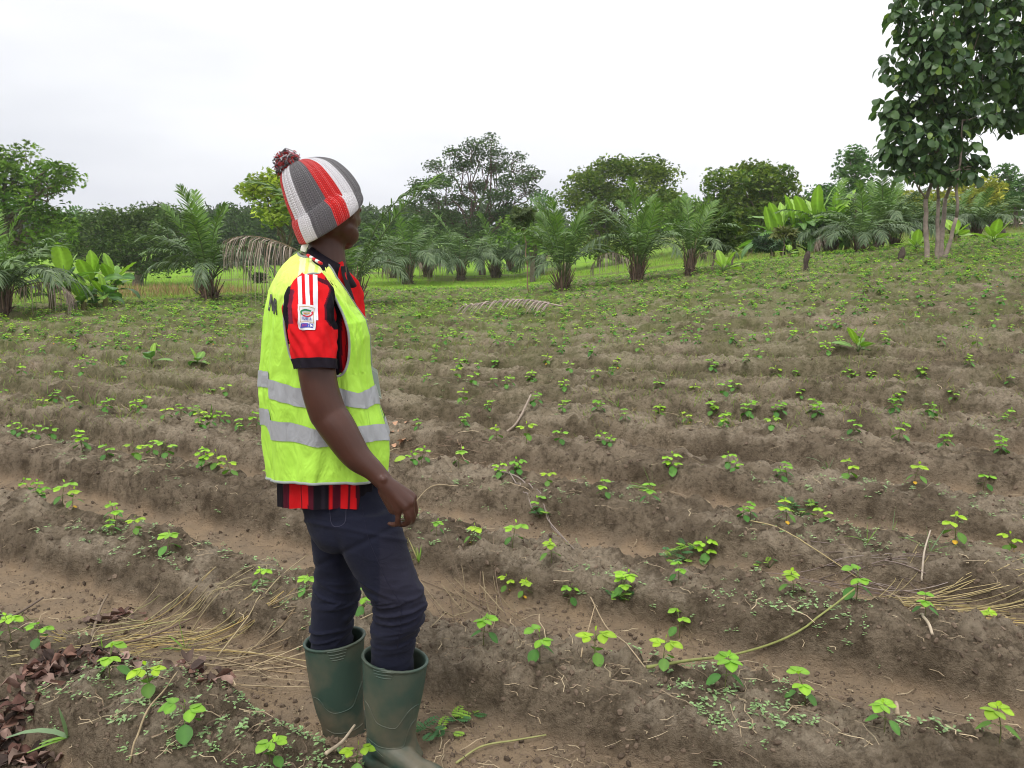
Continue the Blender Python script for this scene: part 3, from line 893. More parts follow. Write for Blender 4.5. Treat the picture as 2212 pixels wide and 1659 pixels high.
def broad_plant(name, label, base, Y, h_px, n, leaf_m, seed, stem_frac=0.5, cat='plant', wide=1.0, bright=None, stem_r=0.07, group=None):
    rng = np.random.default_rng(seed)
    if Y is None: b = ground_at(*base, fine=False)
    else:
        b = at(base[0], base[1], Y); b[2] = float(H(b[0], b[1], False))
    hgt = h_px*mpp(base[1], b[1])
    root = empty(name, tuple(b)); tag(root, label, cat, group)
    mb = MB(); hs = hgt*stem_frac
    add_tube(mb, spline([(0, 0, -.1), (.02, 0, hs*.5), (0.03, 0.02, hs)], 8), np.linspace(stem_r, stem_r*0.55, 8), 8, (.15, .14, .06))
    o = new_obj('stem', mb.mesh('stem', M['bark']), root)
    for i in range(n):
        u = i/max(1, n-1)
        pool = BN_L if name == 'banana_plant' else BL
        me = pool[(2 if u > 0.75 else rng.choice([0, 1, 3]))] if bright is None else BL[2]
        o = new_obj('leaf', me, root)
        a = i*2.4+rng.random()*0.5
        el = math.radians(np.interp(u, [0, .5, .85, 1], [5, 40, 65, 82] if name != 'banana_plant' else [-5, 22, 52, 80]))+rng.normal()*0.14
        z = hs*(0.45+0.55*u)+0.05
        s = leaf_m*(0.75+0.4*rng.random())
        d = np.array((math.cos(a), math.sin(a)))*0.22*s*math.cos(el)
        o.location = (d[0], d[1], z+0.15*s)
        o.rotation_euler = (rng.normal()*0.25, -el, a)
        o.scale = (s, s*wide, s)
    return root

LB = 'broad-leaved plants in the clump at left'
broad_plant('broadleaf_plant', 'tall bright broad-leaved plant at the left end of the clump', (150, 672), None, 118, 9, 0.62, 1, 0.55, group=LB, wide=1.3)
broad_plant('broadleaf_plant', 'broad-leaved plant with erect yellow green leaves in the middle of the clump', (205, 668), None, 100, 10, 0.58, 2, 0.5, group=LB, wide=1.35)
broad_plant('broadleaf_plant', 'broad-leaved plant leaning right at the right end of the clump', (248, 662), None, 88, 10, 0.55, 3, 0.5, group=LB, wide=1.35)
broad_plant('broadleaf_plant', 'low dark broad-leaved plant in front of the clump', (180, 678), None, 62, 10, 0.46, 4, 0.4, group=LB, wide=1.35)
broad_plant('broadleaf_plant', 'low broad-leaved plant at the front right of the clump', (228, 672), None, 62, 10, 0.44, 5, 0.4, group=LB, wide=1.35)
broad_plant('broadleaf_plant', 'small broad-leaved plant beside the left edge palm', (112, 676), None, 75, 8, 0.46, 6, 0.45, group=LB, wide=1.3)
BN = 'banana plants beyond the field at right'
for i, (px, hp, lf, lab) in enumerate(((1668, 78, 1.15, 'banana plant at the left end of the banana clump'), (1712, 108, 1.35, 'tall banana plant second from the left of the clump'),
                                       (1745, 98, 1.3, 'banana plant in the middle of the banana clump'), (1782, 112, 1.35, 'tallest banana plant with one upright spear leaf'),
                                       (1828, 92, 1.25, 'banana plant at the right end of the clump behind the palms'),
                                       (1690, 80, 1.2, 'banana plant between the two left ones of the clump'), (1765, 118, 1.3, 'banana plant behind the tallest one of the clump'), (1805, 104, 1.25, 'banana plant second from the right of the clump'))):
    broad_plant('banana_plant', lab, (px, 545), 30, hp*0.80, 14, lf*1.15, 20+i, 0.6, 'banana plant', group=BN, stem_r=0.12, wide=1.0)
broad_plant('broadleaf_sapling', 'small yellow broad-leaved sapling in front of the slim saplings', (1562, 602), None, 34, 7, 0.42, 31, 0.35, bright=1, wide=1.4, cat='sapling')
broad_plant('broadleaf_sapling', 'tiny yellow sapling left of the tall stump', (1703, 562), None, 26, 6, 0.34, 32, 0.35, bright=1, wide=1.3, cat='sapling')
broad_plant('broadleaf_sapling', 'yellow green sapling right of the far right stump', (2145, 531), None, 26, 8, 0.5, 33, 0.35, bright=1, wide=1.3, cat='sapling')
broad_plant('broadleaf_sapling', 'yellow green sapling close left of the teak stems', (1977, 549), None, 26, 8, 0.4, 34, 0.35, bright=1, wide=1.3, cat='sapling')
broad_plant('broadleaf_sapling', 'bright sapling just right of the teak stems', (2062, 528), None, 38, 8, 0.5, 35, 0.5, bright=1, wide=1.3, cat='sapling')
broad_plant('broadleaf_sapling', 'green and reddish sapling with upright leaves in the right middle of the field', (1852, 777), None, 52, 6, 0.20, 36, 0.3, cat='sapling', wide=1.2, stem_r=0.012)
broad_plant('broadleaf_sapling', 'broad-leaved weed with grey green heart leaves left of the person', (428, 800), None, 30, 5, 0.16, 37, 0.3, cat='weed', wide=1.7, stem_r=0.01)
broad_plant('broadleaf_sapling', 'dark broad-leaved weed standing up at the left among the beans', (330, 810), None, 34, 4, 0.19, 38, 0.3, cat='weed', wide=1.3, stem_r=0.01)

# slim saplings
def sapling(label, base, Y, crown, leaf, col, col2, seed, n=90, droop=0.6, rad=0.03, barkc=(.28, .22, .17), lobes=None):
    b = ground_at(*base, fine=False) if Y is None else at(base[0], base[1], Y)
    if Y is not None: b[2] = float(H(b[0], b[1], False))
    Y = b[1]; k = mpp(base[1], Y); rng = np.random.default_rng(seed)
    root = empty('sapling', tuple(b)); tag(root, label, 'sapling')
    tr = MB(); cr = MB()
    top = at(crown[0], crown[1], Y)
    limb(tr, b-(0, 0, .1), top, rad, rad*0.4, rng, 0.05, 6, barkc, 9)
    for (px, py, rx, ry) in (lobes or [crown]):
        c = at(px, py, Y)
        P = leaf_cloud(cr, c, (rx*k, rx*k*0.9, ry*k), max(5, n//6), 6, 0.09+0.3*ry*k, leaf, col, col2, rng, 0.25, SPRAY_V, SPRAY_F, droop)
        for q in P[:8]: limb(tr, top, q, rad*0.3, rad*0.12, rng, 0.1, 4, barkc, 4)
    tr.build('trunk', M['bark'], root); cr.build('crown', M['tree_leaf'], root, smooth=False)
sapling('tall thin sapling with a wispy drooping top left of the tall bright palm', (1144, 634), None, (1130, 455, 20, 8), 0.13, (0.06, 0.10, 0.03), (0.11, 0.15, 0.05), 1, 60, 0.8, 0.022, (.30, .20, .14),
        [(1130, 455, 20, 8), (1118, 470, 14, 12), (1142, 470, 14, 12), (1126, 486, 14, 10)])
sapling('slim sapling with tiered green leaves left of the slender trees', (1540, 588), None, (1552, 476, 34, 14), 0.26, (0.05, 0.10, 0.02), (0.11, 0.17, 0.03), 2, 110, 0.5, 0.035, lobes=[(1552, 474, 34, 12), (1550, 500, 30, 14), (1560, 525, 26, 8)])
sapling('slim sapling with a flat umbrella of yellow leaves', (1582, 581), None, (1588, 497, 18, 6), 0.22, (0.10, 0.16, 0.02), (0.16, 0.22, 0.03), 3, 60, 0.4, 0.03)
sapling('slim sapling with a flat reddish green top before the banana plants', (1692, 545), 27, (1694, 506, 20, 8), 0.24, (0.09, 0.12, 0.03), (0.16, 0.17, 0.05), 4, 60, 0.5, 0.03)
sapling('small dark shrub sapling growing on the field edge left of the person', (567, 640), None, (566, 604, 12, 12), 0.10, (0.035, 0.07, 0.02), (0.06, 0.10, 0.03), 5, 70, 0.1, 0.02)
sapling('tiny round shrub below the tall bright palm on its left', (1112, 604), None, (1112, 586, 10, 8), 0.14, (0.04, 0.09, 0.02), (0.08, 0.14, 0.03), 6, 50, 0.1, 0.02)
sapling('rounded bluish bush at the foot of the banana plants', (1672, 548), 28, (1665, 530, 34, 16), 0.20, (0.035, 0.075, 0.035), (0.06, 0.11, 0.05), 7, 160, 0.1, 0.04)

# stumps
def stump(label, base, Y, w, h, seed):
    rng = np.random.default_rng(seed)
    b = ground_at(*base, fine=False) if Y is None else at(base[0], base[1], Y)
    if Y is not None: b[2] = float(H(b[0], b[1], False))
    k = mpp(base[1], b[1]); n = 14; t = np.linspace(0, 1, n)
    P = np.stack([0.12*w*k*np.sin(t*7+seed), 0*t, -0.08+t*(h*k+0.08)], 1)+b
    r = w*k*0.5*(1.15-0.55*t+0.22*np.sin(t*9+seed)); r[-1] *= 0.5
    V, F, Cp = tube(P, r, 14)
    V = V+0.16*w*k*(rng.random(V.shape)-0.5)
    mb = MB(); mb.add(V, F, np.array((.085, .066, .055))*(0.7+0.6*rng.random((len(V), 1)))); mb.f.append(Cp)
    for _ in range(4):
        a = b+np.array((0, 0, h*k*rng.random()*.8)); d = norm(rng.normal(size=3))*w*k*0.9; d[2] = abs(d[2])
        add_tube(mb, [a, a+d], [w*k*.16, w*k*.06], 5, (.09, .07, .06))
    o = mb.build('tree_stump', M['bark']); tag(o, label, 'stump', 'dead stumps in the field')
stump('tall charred stump in the field left of the palms', (1741, 589), None, 13, 45, 1)
stump('charred stump just left of the teak stems', (1945, 577), None, 13, 39, 2)
stump('pale forked stump near the right edge', (2165, 514), None, 9, 22, 3)

# hut with thatched roof, far right
def hut():
    b = at(2192, 505, 60); b[2] = float(H(b[0], b[1], False))
    root = empty('thatched_hut', tuple(b)); tag(root, 'small hut with pale thatched roof half hidden at the right edge', 'hut')
    k = mpp(505, 60)
    z0 = b[2]-0.2; ztop = at(2192, 480, 60)[2]; zr = at(2192, 464, 60)[2]
    x, y = b[0], b[1]
    mb = MB()
    for s in range(16):
        a0 = 2*math.pi*s/16; a1 = a0+2*math.pi/16
        r = 20*k*.6; q = lambda a, z: (x+r*math.cos(a), y+r*math.sin(a), z)
        mb.add([q(a0, z0), q(a1, z0), q(a1, ztop), q(a0, ztop)], [(0, 1, 2, 3)], (.22, .16, .11))
    mb.build('wall', M['dry'], root)
    mb = MB(); rng = np.random.default_rng(1)
    for ring in range(8):
        for s in range(40):
            a0 = 2*math.pi*s/40; a1 = a0+2*math.pi/40
            f0, f1 = ring/8, (ring+1)/8
            r0 = 20*k*(1-f0)+.02+.08*rng.random(); r1 = 20*k*(1-f1)+.02
            za = ztop-.15+(zr-ztop+.15)*f0; zb = ztop-.15+(zr-ztop+.15)*f1
            mb.add([(x+r0*math.cos(a0), y+r0*math.sin(a0), za), (x+r0*math.cos(a1), y+r0*math.sin(a1), za), (x+r1*math.cos(a1), y+r1*math.sin(a1), zb), (x+r1*math.cos(a0), y+r1*math.sin(a0), zb)],
                   [(0, 1, 2, 3)], np.array((.34, .27, .22))*(0.8+.4*rng.random()))
    mb.build('roof', M['dry'], root)
hut()
# ------------------------------------------------------------------ bean seedlings
def _oval(n=8):
    t = np.array([0, .1, .26, .44, .62, .79, .92, 1.0]); w = np.array([.04, .22, .37, .43, .41, .31, .17, .02])
    V = []; F = []
    for x, ww in zip(t, w):
        z = -0.18*x*x+0.05
        V += [(x, -ww, z+.10*ww), (x, 0, z-.02), (x, ww, z+.10*ww)]
    for i in range(n-1):
        a = 3*i; F += [(a, a+3, a+4, a+1), (a+1, a+4, a+5, a+2)]
    V = np.array(V); V[:, 2] -= V[0, 2]
    return V, np.array(F)
OV, OF = _oval()
OVC = np.ones((24, 3))*0.94; OVC[1::3] = (1.25, 1.2, 1.15)
BR, DK = np.array((0.27, 0.50, 0.035)), np.array((0.085, 0.215, 0.035))

def seedling_meshes(seed, h=0.13, detail=True):
    """returns (stem mesh builder, foliage mesh builder) for one young bean plant, origin at its foot"""
    rng = np.random.default_rng(seed)
    st, fo = MB(), MB()
    n_st = 1 if rng.random() < 0.72 else 2
    for s in range(n_st):
        off = np.array((rng.normal()*.02, rng.normal()*.02, 0)) if s else np.zeros(3)
        hh = h*(1 if s == 0 else 0.72)
        lean = rng.normal(size=2)*0.012
        top = off+np.array((lean[0], lean[1], hh))
        add_tube(st, spline([off-(0, 0, .02), off+(0, 0, hh*.4), top], 6), np.linspace(.0024, .0014, 6), 5, (.15, .16, .06))
        def petiole(a, b):
            add_tube(st, [a, (a+b)/2+(0, 0, .004), b], [.0013, .0011, .0009], 4, (.16, .24, .06), cap=False)
        # lower pair of simple, darker leaves
        a0 = rng.random()*6.28
        q = off+(top-off)*0.48
        for k in (0, 1):
            a = a0+k*math.pi+rng.normal()*.2
            d = np.array((math.cos(a), math.sin(a), 0.05)); e = q+d*.018
            petiole(q, e)
            d2 = np.array((math.cos(a), math.sin(a), -0.45-.3*rng.random()))
            scatter(fo, OV, OF, e[None], frames(d2[None], np.array([(0, 0, 1.0)])), [.046+.012*rng.random()], [DK*(.8+.4*rng.random())], OVC)
        # trifoliate bright leaves
        nt = 2 if rng.random() < .75 else 3
        a0 += 1.5
        for k in range(nt):
            a = a0+k*(2*math.pi/nt)+rng.normal()*.25
            up = 0.55+0.5*rng.random()
            d = norm(np.array((math.cos(a), math.sin(a), up)))
            z = .70+.28*k/nt
            q = off+(top-off)*z
            e = q+d*(.022+.014*rng.random())*(hh/.13)
            petiole(q, e)
            mix = rng.random()*.55 if k else rng.random()*.25
            c = BR*(1-mix)+DK*mix
            for m in (-1.25, 0, 1.25):
                aa = a+m; dd = norm(np.array((math.cos(aa), math.sin(aa), 0.12-.35*rng.random())))
                scatter(fo, OV, OF, e[None], frames(dd[None], norm(np.array([(math.cos(a)*-.2, math.sin(a)*-.2, 1.0)]))),
                        [(.040+.010*rng.random())*(0.9 if m else 1.08)*(hh/.13)**.5], [c*(.9+.2*rng.random())], OVC)
        # unfolding tip
        scatter(fo, OV, OF, (top+(0, 0, .002))[None], frames(norm(rng.normal(size=(1, 3))*.3+(0, 0, 1)), np.array([(1.0, 0, 0)])), [.018], [BR*1.1], OVC)
    if rng.random() < .4:       # yellowed seed leaf
        a = rng.random()*6.28
        scatter(fo, OV, OF, np.array([(0, 0, h*.2)]), frames(np.array([(math.cos(a), math.sin(a), -.3)]), np.array([(0, 0, 1.0)])), [.026], [(.62, .42, .05)], OVC)
    return st, fo

SEED_V = []; SINGLE = []
for s in range(14):
    a, b = seedling_meshes(200+s)
    tn_ = np.array([(1, 1, 1), (.82, .9, 1), (1.15, 1.0, .9), (.7, .82, .9), (1.05, 1.05, 1.2)][s % 5])
    b.c = [c*tn_ for c in b.c]
    if len(a.v) < 8: SINGLE.append(s)
    SEED_V.append((a, b, a.mesh('stem', M['leaf']), b.mesh('foliage', M['leaf'])))

def place_seedling(x, y, scale, label, group, var=None, z=None):
    v = SEED_V[RNG.integers(len(SEED_V)) if var is None else var]
    z = float(H(x, y)) if z is None else z
    r = empty('bean_seedling', (x, y, z-.004), RNG.random()*6.28, scale)
    tag(r, label, 'seedling', group)
    new_obj('stem', v[2], r); new_obj('foliage', v[3], r)
    return r

# foot positions read off the photograph (foreground first); label None = one of many alike
FG = [
 (254, 1172, 1.0, 'bean seedling on the ridge right of the double one at the left edge'), (297, 1198, .8, 'small pale bean seedling between two bigger ones left of the legs'),
 (368, 1212, 1.15, 'double bean seedling with a yellow leaf left of the legs'), (568, 1279, .85, 'bean seedling on the ridge just left of the knees'),
 (664, 1297, .9, 'bean seedling half hidden by the rear knee'), (28, 1416, 1.0, 'bean seedling in the lower left corner above the straw'),
 (92, 1453, .8, 'small bean seedling growing out of the straw bundle at left'), (241, 1495, 1.15, 'big bean seedling next to the pile of dead leaves'),
 (330, 1552, 1.0, 'bean seedling below the dead leaf pile, left of the boots'), (403, 1612, 1.15, 'bushy bean seedling at the bottom left with a yellow seed leaf'),
 (584, 1657, .95, 'bean seedling cut by the bottom edge left of the boots'), (770, 1668, .9, 'bean seedling at the bottom edge in front of the boots'),
 (1045, 1424, 1.0, 'bean seedling first on the ridge right of the boots'), (1166, 1447, 1.1, 'bean seedling second on the ridge right of the boots, twin stemmed'),
 (1283, 1466, 1.15, 'tall bean seedling third on the ridge right of the boots'), (1430, 1486, 1.0, 'wide bean seedling by the end of the long green stem'),
 (1564, 1532, 1.15, 'bean seedling at the edge of the sandy furrow near the bottom'), (1735, 1554, 1.05, 'bean seedling standing over the sandy furrow at the bottom'),
 (1904, 1637, .95, 'bean seedling alone at the bottom right'), (2151, 1660, 1.1, 'bright bean seedling in the lower right corner'),
 (1191, 1238, 1.0, 'dense bean seedling right of the front knee at mid height'), (1099, 1279, .75, 'small weedy seedling above the two crossed straws'),
 (1229, 1307, .85, 'bean seedling near the top of the two crossed straws'), (1464, 1279, .8, 'bean seedling on the dry ridge right of the crossed straws'),
 (1711, 1310, 1.1, 'tall bean seedling left of the straw bundle at right'), (1847, 1330, 1.25, 'largest bean seedling, dark leaved, at the start of the right straw bundle'),
 (1993, 1375, .85, 'bean seedling below the right straw bundle'), (2123, 1368, .75, 'bean seedling beside the straw bundle near the right edge'),
 (1019, 1180, 1.0, 'bean seedling to the right of the hand on the near ridge'), (1108, 1199, 1.15, 'broad bean seedling two along from the hand'),
 (943, 1174, .75, 'small bean seedling right of the thigh'), (889, 1156, .9, 'bean seedling directly behind the fingertips'),
 (140, 1119, 1.2, 'large double bean seedling near the left edge at mid height'), (162, 1128, 1.0, 'bean seedling leaning against the large double one'),
 (592, 1078, .85, 'bean seedling touching the back hem of the shirt'), (787, 1338, 1.0, 'bean seedling seen between the two legs'),
 (1137, 980, 1.25, 'tall bean seedling next to the bleached stick'), (1073, 968, 1.15, 'bean seedling at the foot of the bleached stick'),
 (1403, 1110, 1.1, 'bean seedling below the coarse grass tuft'), (1308, 1101, 1.0, 'bean seedling left of the coarse grass tuft'),
 (1697, 1146, 1.15, 'broad bean seedling beside the dark fern-leaved weed'), (1775, 1149, .9, 'bean seedling right of the dark fern-leaved weed'),
 (2059, 1198, 1.3, 'wide bean seedling near the right edge below mid height'), (1974, 1061, 1.2, 'tall bean seedling on the cloddy ridge at right'),
]
MID = [(65, 1088), (95, 1092), (250, 1150), (36, 966), (84, 969), (112, 972), (180, 1000), (233, 1014), (298, 1025), (334, 1019), (365, 1025), (438, 1039), (477, 1039), (500, 1053),
 (233, 916), (166, 910), (129, 888), (95, 893), (295, 916), (317, 916), (359, 935), (393, 927), (421, 932), (432, 949), (455, 952), (477, 949), (519, 955), (556, 952), (458, 868), (491, 885), (533, 770),
 (50, 834), (180, 834), (11, 862), (272, 842), (883, 791), (908, 791), (1000, 797), (1070, 800), (994, 816), (1035, 816), (1064, 851), (921, 842), (988, 842), (1020, 851), (1102, 854), (1181, 797), (1147, 829),
 (1232, 829), (1283, 832), (1321, 829), (1334, 800), (1216, 867), (1001, 893), (1058, 905), (1162, 912), (1220, 912), (1289, 918), (1350, 934), (1486, 934), (905, 947), (1004, 947), (1207, 978), (1302, 978),
 (912, 1029), (991, 1029), (1121, 1048), (1448, 1029), (1181, 1073), (1077, 1054), (1165, 1112), (1519, 1216), (1619, 1144), (1538, 805), (1587, 851), (1561, 883), (1730, 867), (1688, 903), (1760, 903),
 (1616, 903), (1922, 906), (2004, 909), (2176, 926), (1561, 945), (1662, 948), (1841, 961), (1939, 968), (2040, 987), (2157, 987), (1574, 1027), (1698, 1040), (1831, 1043), (2124, 1062), (2183, 1196),
 (1678, 822), (1714, 825), (1831, 822), (1880, 825), (1991, 825), (1939, 831), (2180, 835), (1945, 870), (2059, 870), (1343, 1292), (1467, 1378), (1131, 1294), (620, 1000), (1424, 905), (1500, 860), (1420, 850), (1100, 770), (1380, 780), (1540, 905), (1610, 800)]
taken = []
for (px, py, sc, lab) in FG:
    p = ground_at(px, py)
    place_seedling(p[0], p[1], sc*.82, lab, 'bean seedlings in the foreground', z=p[2], var=None if ('double' in lab or 'twin' in lab) else SINGLE[RNG.integers(len(SINGLE))]); taken.append(p[:2])
for (px, py) in MID:
    p = ground_at(px, py)
    place_seedling(p[0], p[1], 0.68+0.36*RNG.random(), 'young bright green bean seedling further back in the field rows', 'bean seedlings further back in the field', z=p[2]); taken.append(p[:2])

# the rest of the crop follows the ridges
rows = []
for k in range(1, 60):
    u = 1.80+0.79*(k+0.5)
    for s in np.arange(-30, 34, 0.20):
        s2 = s+RNG.normal()*0.05; uu = u+RNG.normal()*0.07
        x = uu*NX+s2*NY; y = uu*NY-s2*NX
        if y < 4 or y > 34: continue
        if abs(x) > 0.74*y+3.2: continue
        if in_field(x, y) < 0.35: continue
        rows.append((x, y))
rows = np.array(rows)
d = math.cos(PITCH)*rows[:, 1]+math.sin(PITCH)*1.55
z = base_h(rows[:, 0], rows[:, 1])
dz = z-CAMZ
v = 829.5-FPX*(rows[:, 1]*math.sin(PITCH)+dz*math.cos(PITCH))/(rows[:, 1]*math.cos(PITCH)-dz*math.sin(PITCH))
tk = np.array(taken)
near = np.array([np.min(np.hypot(*(tk-r).T)) for r in rows])
keep = (near > 0.22) & ((v < 800) | (RNG.random(len(rows)) < np.where(v < 860, 0.22, 0.0)))
keep &= RNG.random(len(rows)) < 0.9
rows = rows[keep]
order = np.argsort(np.hypot(rows[:, 0], rows[:, 1]))
n_ind = 300-len(FG)-len(MID)
for i in order[:n_ind]:
    x, y = rows[i]
    place_seedling(x, y, 0.66+0.36*RNG.random(), 'young bright green bean seedling further back in the field rows', 'bean seedlings further back in the field')
rest = rows[order[n_ind:]]
_far = rest[rest[:, 1] > 9]
rest = np.concatenate([rest, _far+RNG.normal(size=_far.shape)*0.16, _far[_far[:, 1] > 13]+RNG.normal(size=_far[_far[:, 1] > 13].shape)*0.22])
def crop_stuff():
    mb = MB(); hz = H(rest[:, 0], rest[:, 1], False)
    vv = RNG.integers(0, len(SEED_V), len(rest))
    for s in range(len(SEED_V)):
        m = vv == s; n = m.sum()
        if not n: continue
        a, b = SEED_V[s][0], SEED_V[s][1]
        P = np.concatenate([rest[m], (hz[m]-.0)[:, None]], 1)
        R = rot_z(RNG.random(n)*6.28); sc = 0.56+0.42*RNG.random(n)
        tint = 0.72+0.45*RNG.random((n, 1))*np.ones(3)
        tint[:, 0] *= 0.9+0.3*RNG.random(n)
        V = np.concatenate(b.v); C = np.concatenate(b.c); F = np.concatenate(b.f)
        scatter(mb, V, F, P, R, sc, tint, C)
    o = mb.build('bean_rows', M['leaf'])
    tag(o, 'rows of young bean plants covering the far part of the field', 'crop rows', kind='stuff')
crop_stuff()

# ------------------------------------------------------------------ tiny weeds, litter, grass (uncountable)
def px_points(n, y0, y1, power=1.0, x0=-420, x1=2630):
    """ground points spread evenly over the photograph between two heights"""
    px = x0+(x1-x0)*RNG.random(n); py = y0+(y1-y0)*RNG.random(n)**power
    a, dy, dz = ray(px, py)
    t = (CAMZ-0.05)/(-dz)
    for _ in range(12):
        h = base_h(a*t, dy*t)+0.06
        t = 0.5*t+0.5*np.clip((CAMZ-h)/np.maximum(-dz, 1e-3), 0.5, 60)
    return a*t, dy*t

def weeds():
    mb = MB()
    x, y = px_points(12000, 640, 1680)
    dens = vnoise(x*1.1, y*1.1, 33)*0.65+vnoise(x*4, y*4, 34)*0.5
    f = field_h(x, y, False)
    m = (dens > 0.64) & (RNG.random(len(x)) < .7) & (in_field(x, y) > .5) & (f[1] < 0.35)
    x, y = x[m], y[m]; z = H(x, y); n = len(x)
    a0 = RNG.random(n)*6.28
    base_s = 0.010+0.010*RNG.random(n)**2
    base_s = base_s*np.interp(y, [2, 6, 14, 30], [1, 1.3, 2.2, 3.5])
    V, F = LEAF_V*np.array((1, .95, 1)), LEAF_F
    for k in range(5):
        sel = np.ones(n, bool) if k < 2 else RNG.random(n) < .55
        a = a0+(math.pi*k if k < 2 else 1.5+k*2.1)
        d = np.stack([np.cos(a), np.sin(a), 0.25*RNG.random(n)], -1)
        P = np.stack([x, y, z+.006+.003*k], -1)
        c = np.array((.27, .42, .17))*(0.6+.6*RNG.random((n, 1)))+0.03*RNG.random((n, 1))
        scatter(mb, V, F, P[sel], frames(d[sel], np.tile((0, 0, 1.0), (sel.sum(), 1))), base_s[sel]*(1.2 if k < 2 else .9), c[sel])
    o = mb.build('weed_seedlings', M['leaf'], smooth=False)
    tag(o, 'tiny pale green weed seedlings sprinkled over the ridges', 'weeds', kind='stuff')
weeds()

def litter():
    mb = MB()
    x, y = px_points(6600, 560, 1690)
    m = in_field(x, y) > .4; x, y = x[m], y[m]; n = len(x); z = H(x, y)
    L = (0.014+0.11*RNG.random(n)**3.2)*np.interp(y, [2, 8, 30], [1, 1.5, 2.6])
    a = RNG.random(n)*6.28
    el = RNG.normal(size=n)*0.16+0.06
    d = np.stack([np.cos(a)*np.cos(el), np.sin(a)*np.cos(el), np.sin(el)], -1)
    cols = np.array([(.36, .28, .18), (.26, .19, .125), (.18, .13, .09), (.46, .37, .24), (.11, .08, .055)])[RNG.integers(0, 5, n)]*(0.7+.5*RNG.random((n, 1)))
    # bent flat straw: strip with 3 segments
    t = np.array((-.5, -.17, .17, .5)); V = []; F = []
    for i, tt in enumerate(t):
        zz = 1.4*math.cos(tt*3); yy = 2.2*math.sin(tt*5)+1.5*(i == 2)
        V += [(tt, yy-.5, zz), (tt, yy+.5, zz), (tt, yy, zz+.5)]
    for i in range(3):
        q = 3*i
        F += [(q, q+3, q+4, q+1), (q+1, q+4, q+5, q+2), (q+2, q+5, q+3, q)]
    w = 0.0011*np.interp(y, [2, 8, 30], [1, 1.7, 3.5])*(0.6+RNG.random(n))
    V = np.array(V)
    S = np.stack([L, w*2, w*2], -1)
    # keep the bend (first coords scaled by length, section by width)
    scatter(mb, V, np.array(F), np.stack([x, y, z+.004+L*np.abs(np.sin(el))*.45], -1), frames(d, np.tile((0, 0, 1.0), (n, 1))), S, cols)
    o = mb.build('straw_litter', M['straw'], smooth=False)
    tag(o, 'scattered bits of dry straw, roots and stalks on the soil', 'litter', kind='stuff')
litter()

def clods():
    """loose crumbs of earth lying on the ridges"""
    mb = MB()
    ico = bmesh.new(); bmesh.ops.create_icosphere(ico, subdivisions=1, radius=1)
    V = np.array([v.co[:] for v in ico.verts]); F = np.array([[v.index for v in f.verts] for f in ico.faces]); ico.free()
    x, y = px_points(15000, 760, 1690, 0.8)
    n = len(x); z = H(x, y)
    s = 0.0022+0.009*RNG.random(n)**5; s *= np.interp(y, [2, 6], [1, 1.5])
    for k in range(6):
        W = V*(1+0.35*(RNG.random((len(V), 1))-.5)); sel = np.arange(k, n, 6)
        c = np.array((.145, .108, .078))*(0.55+.8*RNG.random((len(sel), 1)))
        scatter(mb, W, F, np.stack([x, y, z+s*.2], -1)[sel], frames(RNG.normal(size=(len(sel), 3)), RNG.normal(size=(len(sel), 3))), s[sel][:, None]*np.array((1.3, 1, .8)), c)
    o = mb.build('soil_crumbs', M['dry'], smooth=False)
    tag(o, 'loose crumbs of brown earth strewn over ridges and furrows', 'soil crumbs', kind='stuff')
clods()

def blade(mb, p, d, L, w, col, bend=0.6, n=5):
    d = norm(np.asarray(d, float)); t = np.linspace(0, 1, n)
    P = np.asarray(p)+d*(L*t)[:, None]; P[:, 2] -= bend*L*t*t*0.5
    P[:, :2] += (d[:2]*bend*L*0.25)[None]*(t*t)[:, None]
    side = norm(np.cross(d, (0, 0, 1.0))+1e-4)
    W = w*np.array([.7, 1, .9, .6, .05])[:n]
    V = np.stack([P-side*W[:, None], P+side*W[:, None]+np.array((0, 0, w*.4))], 1).reshape(-1, 3)
    F = [(2*i, 2*i+2, 2*i+3, 2*i+1) for i in range(n-1)]
    mb.add(V, F, col)

def grass_fuzz():
    mb = MB()
    # grassy verge and thin grass between the beans
    x, y = px_points(74000, 515, 960, 1.5)
    f = in_field(x, y)
    pn = vnoise(x*.5, y*.5, 61)
    left = sstep(4, -4, x)*(.35*sstep(4.5, 7, y)+.65*sstep(7, 11, y))
    keep = RNG.random(len(x)) < np.where(f > .5, (0.16+0.45*left+0.65*sstep(7, 16, y))*(pn > .27), .9)
    keep &= y < 60
    x, y, f = x[keep], y[keep], f[keep]; n = len(x); z = H(x, y, False)
    for k in range(3):
        L = np.where(f > .5, 0.05+.08*RNG.random(n), 0.10+.20*RNG.random(n))*np.interp(y, [5, 30, 60], [.9, 1.3, 1.6])
        a = RNG.random(n)*6.28; d = np.stack([np.cos(a)*.5, np.sin(a)*.5, 0.75+0*a], -1)
        c = np.array((.13, .24, .035))+(np.array((.28, .33, .07))-np.array((.13, .24, .035)))*RNG.random((n, 1))
        dry = RNG.random(n) < np.where(f > .5, .2, .32); c = np.where(dry[:, None], np.array((.32, .24, .12)), c)
        jx = RNG.normal(size=(n, 2))*.05
        V = np.array([(0, -.03, 0), (0, .03, 0), (.5, .03, .06), (.5, -.03, .06), (1, 0, -.12)])
        w = np.interp(y, [5, 30, 60], [.06, .16, .25])
        S = np.stack([L, w*1.0, L], -1)
        scatter(mb, V, [np.array([(0, 1, 2, 3)]), np.array([(3, 2, 4)])], np.stack([x+jx[:, 0], y+jx[:, 1], z-.01], -1), frames(d, norm(RNG.normal(size=(n, 3)))), S, c)
    o = mb.build('grass', M['leaf'], smooth=False)
    tag(o, 'thin grass and green fuzz between the far rows and along the field edge', 'grass', kind='stuff')
grass_fuzz()

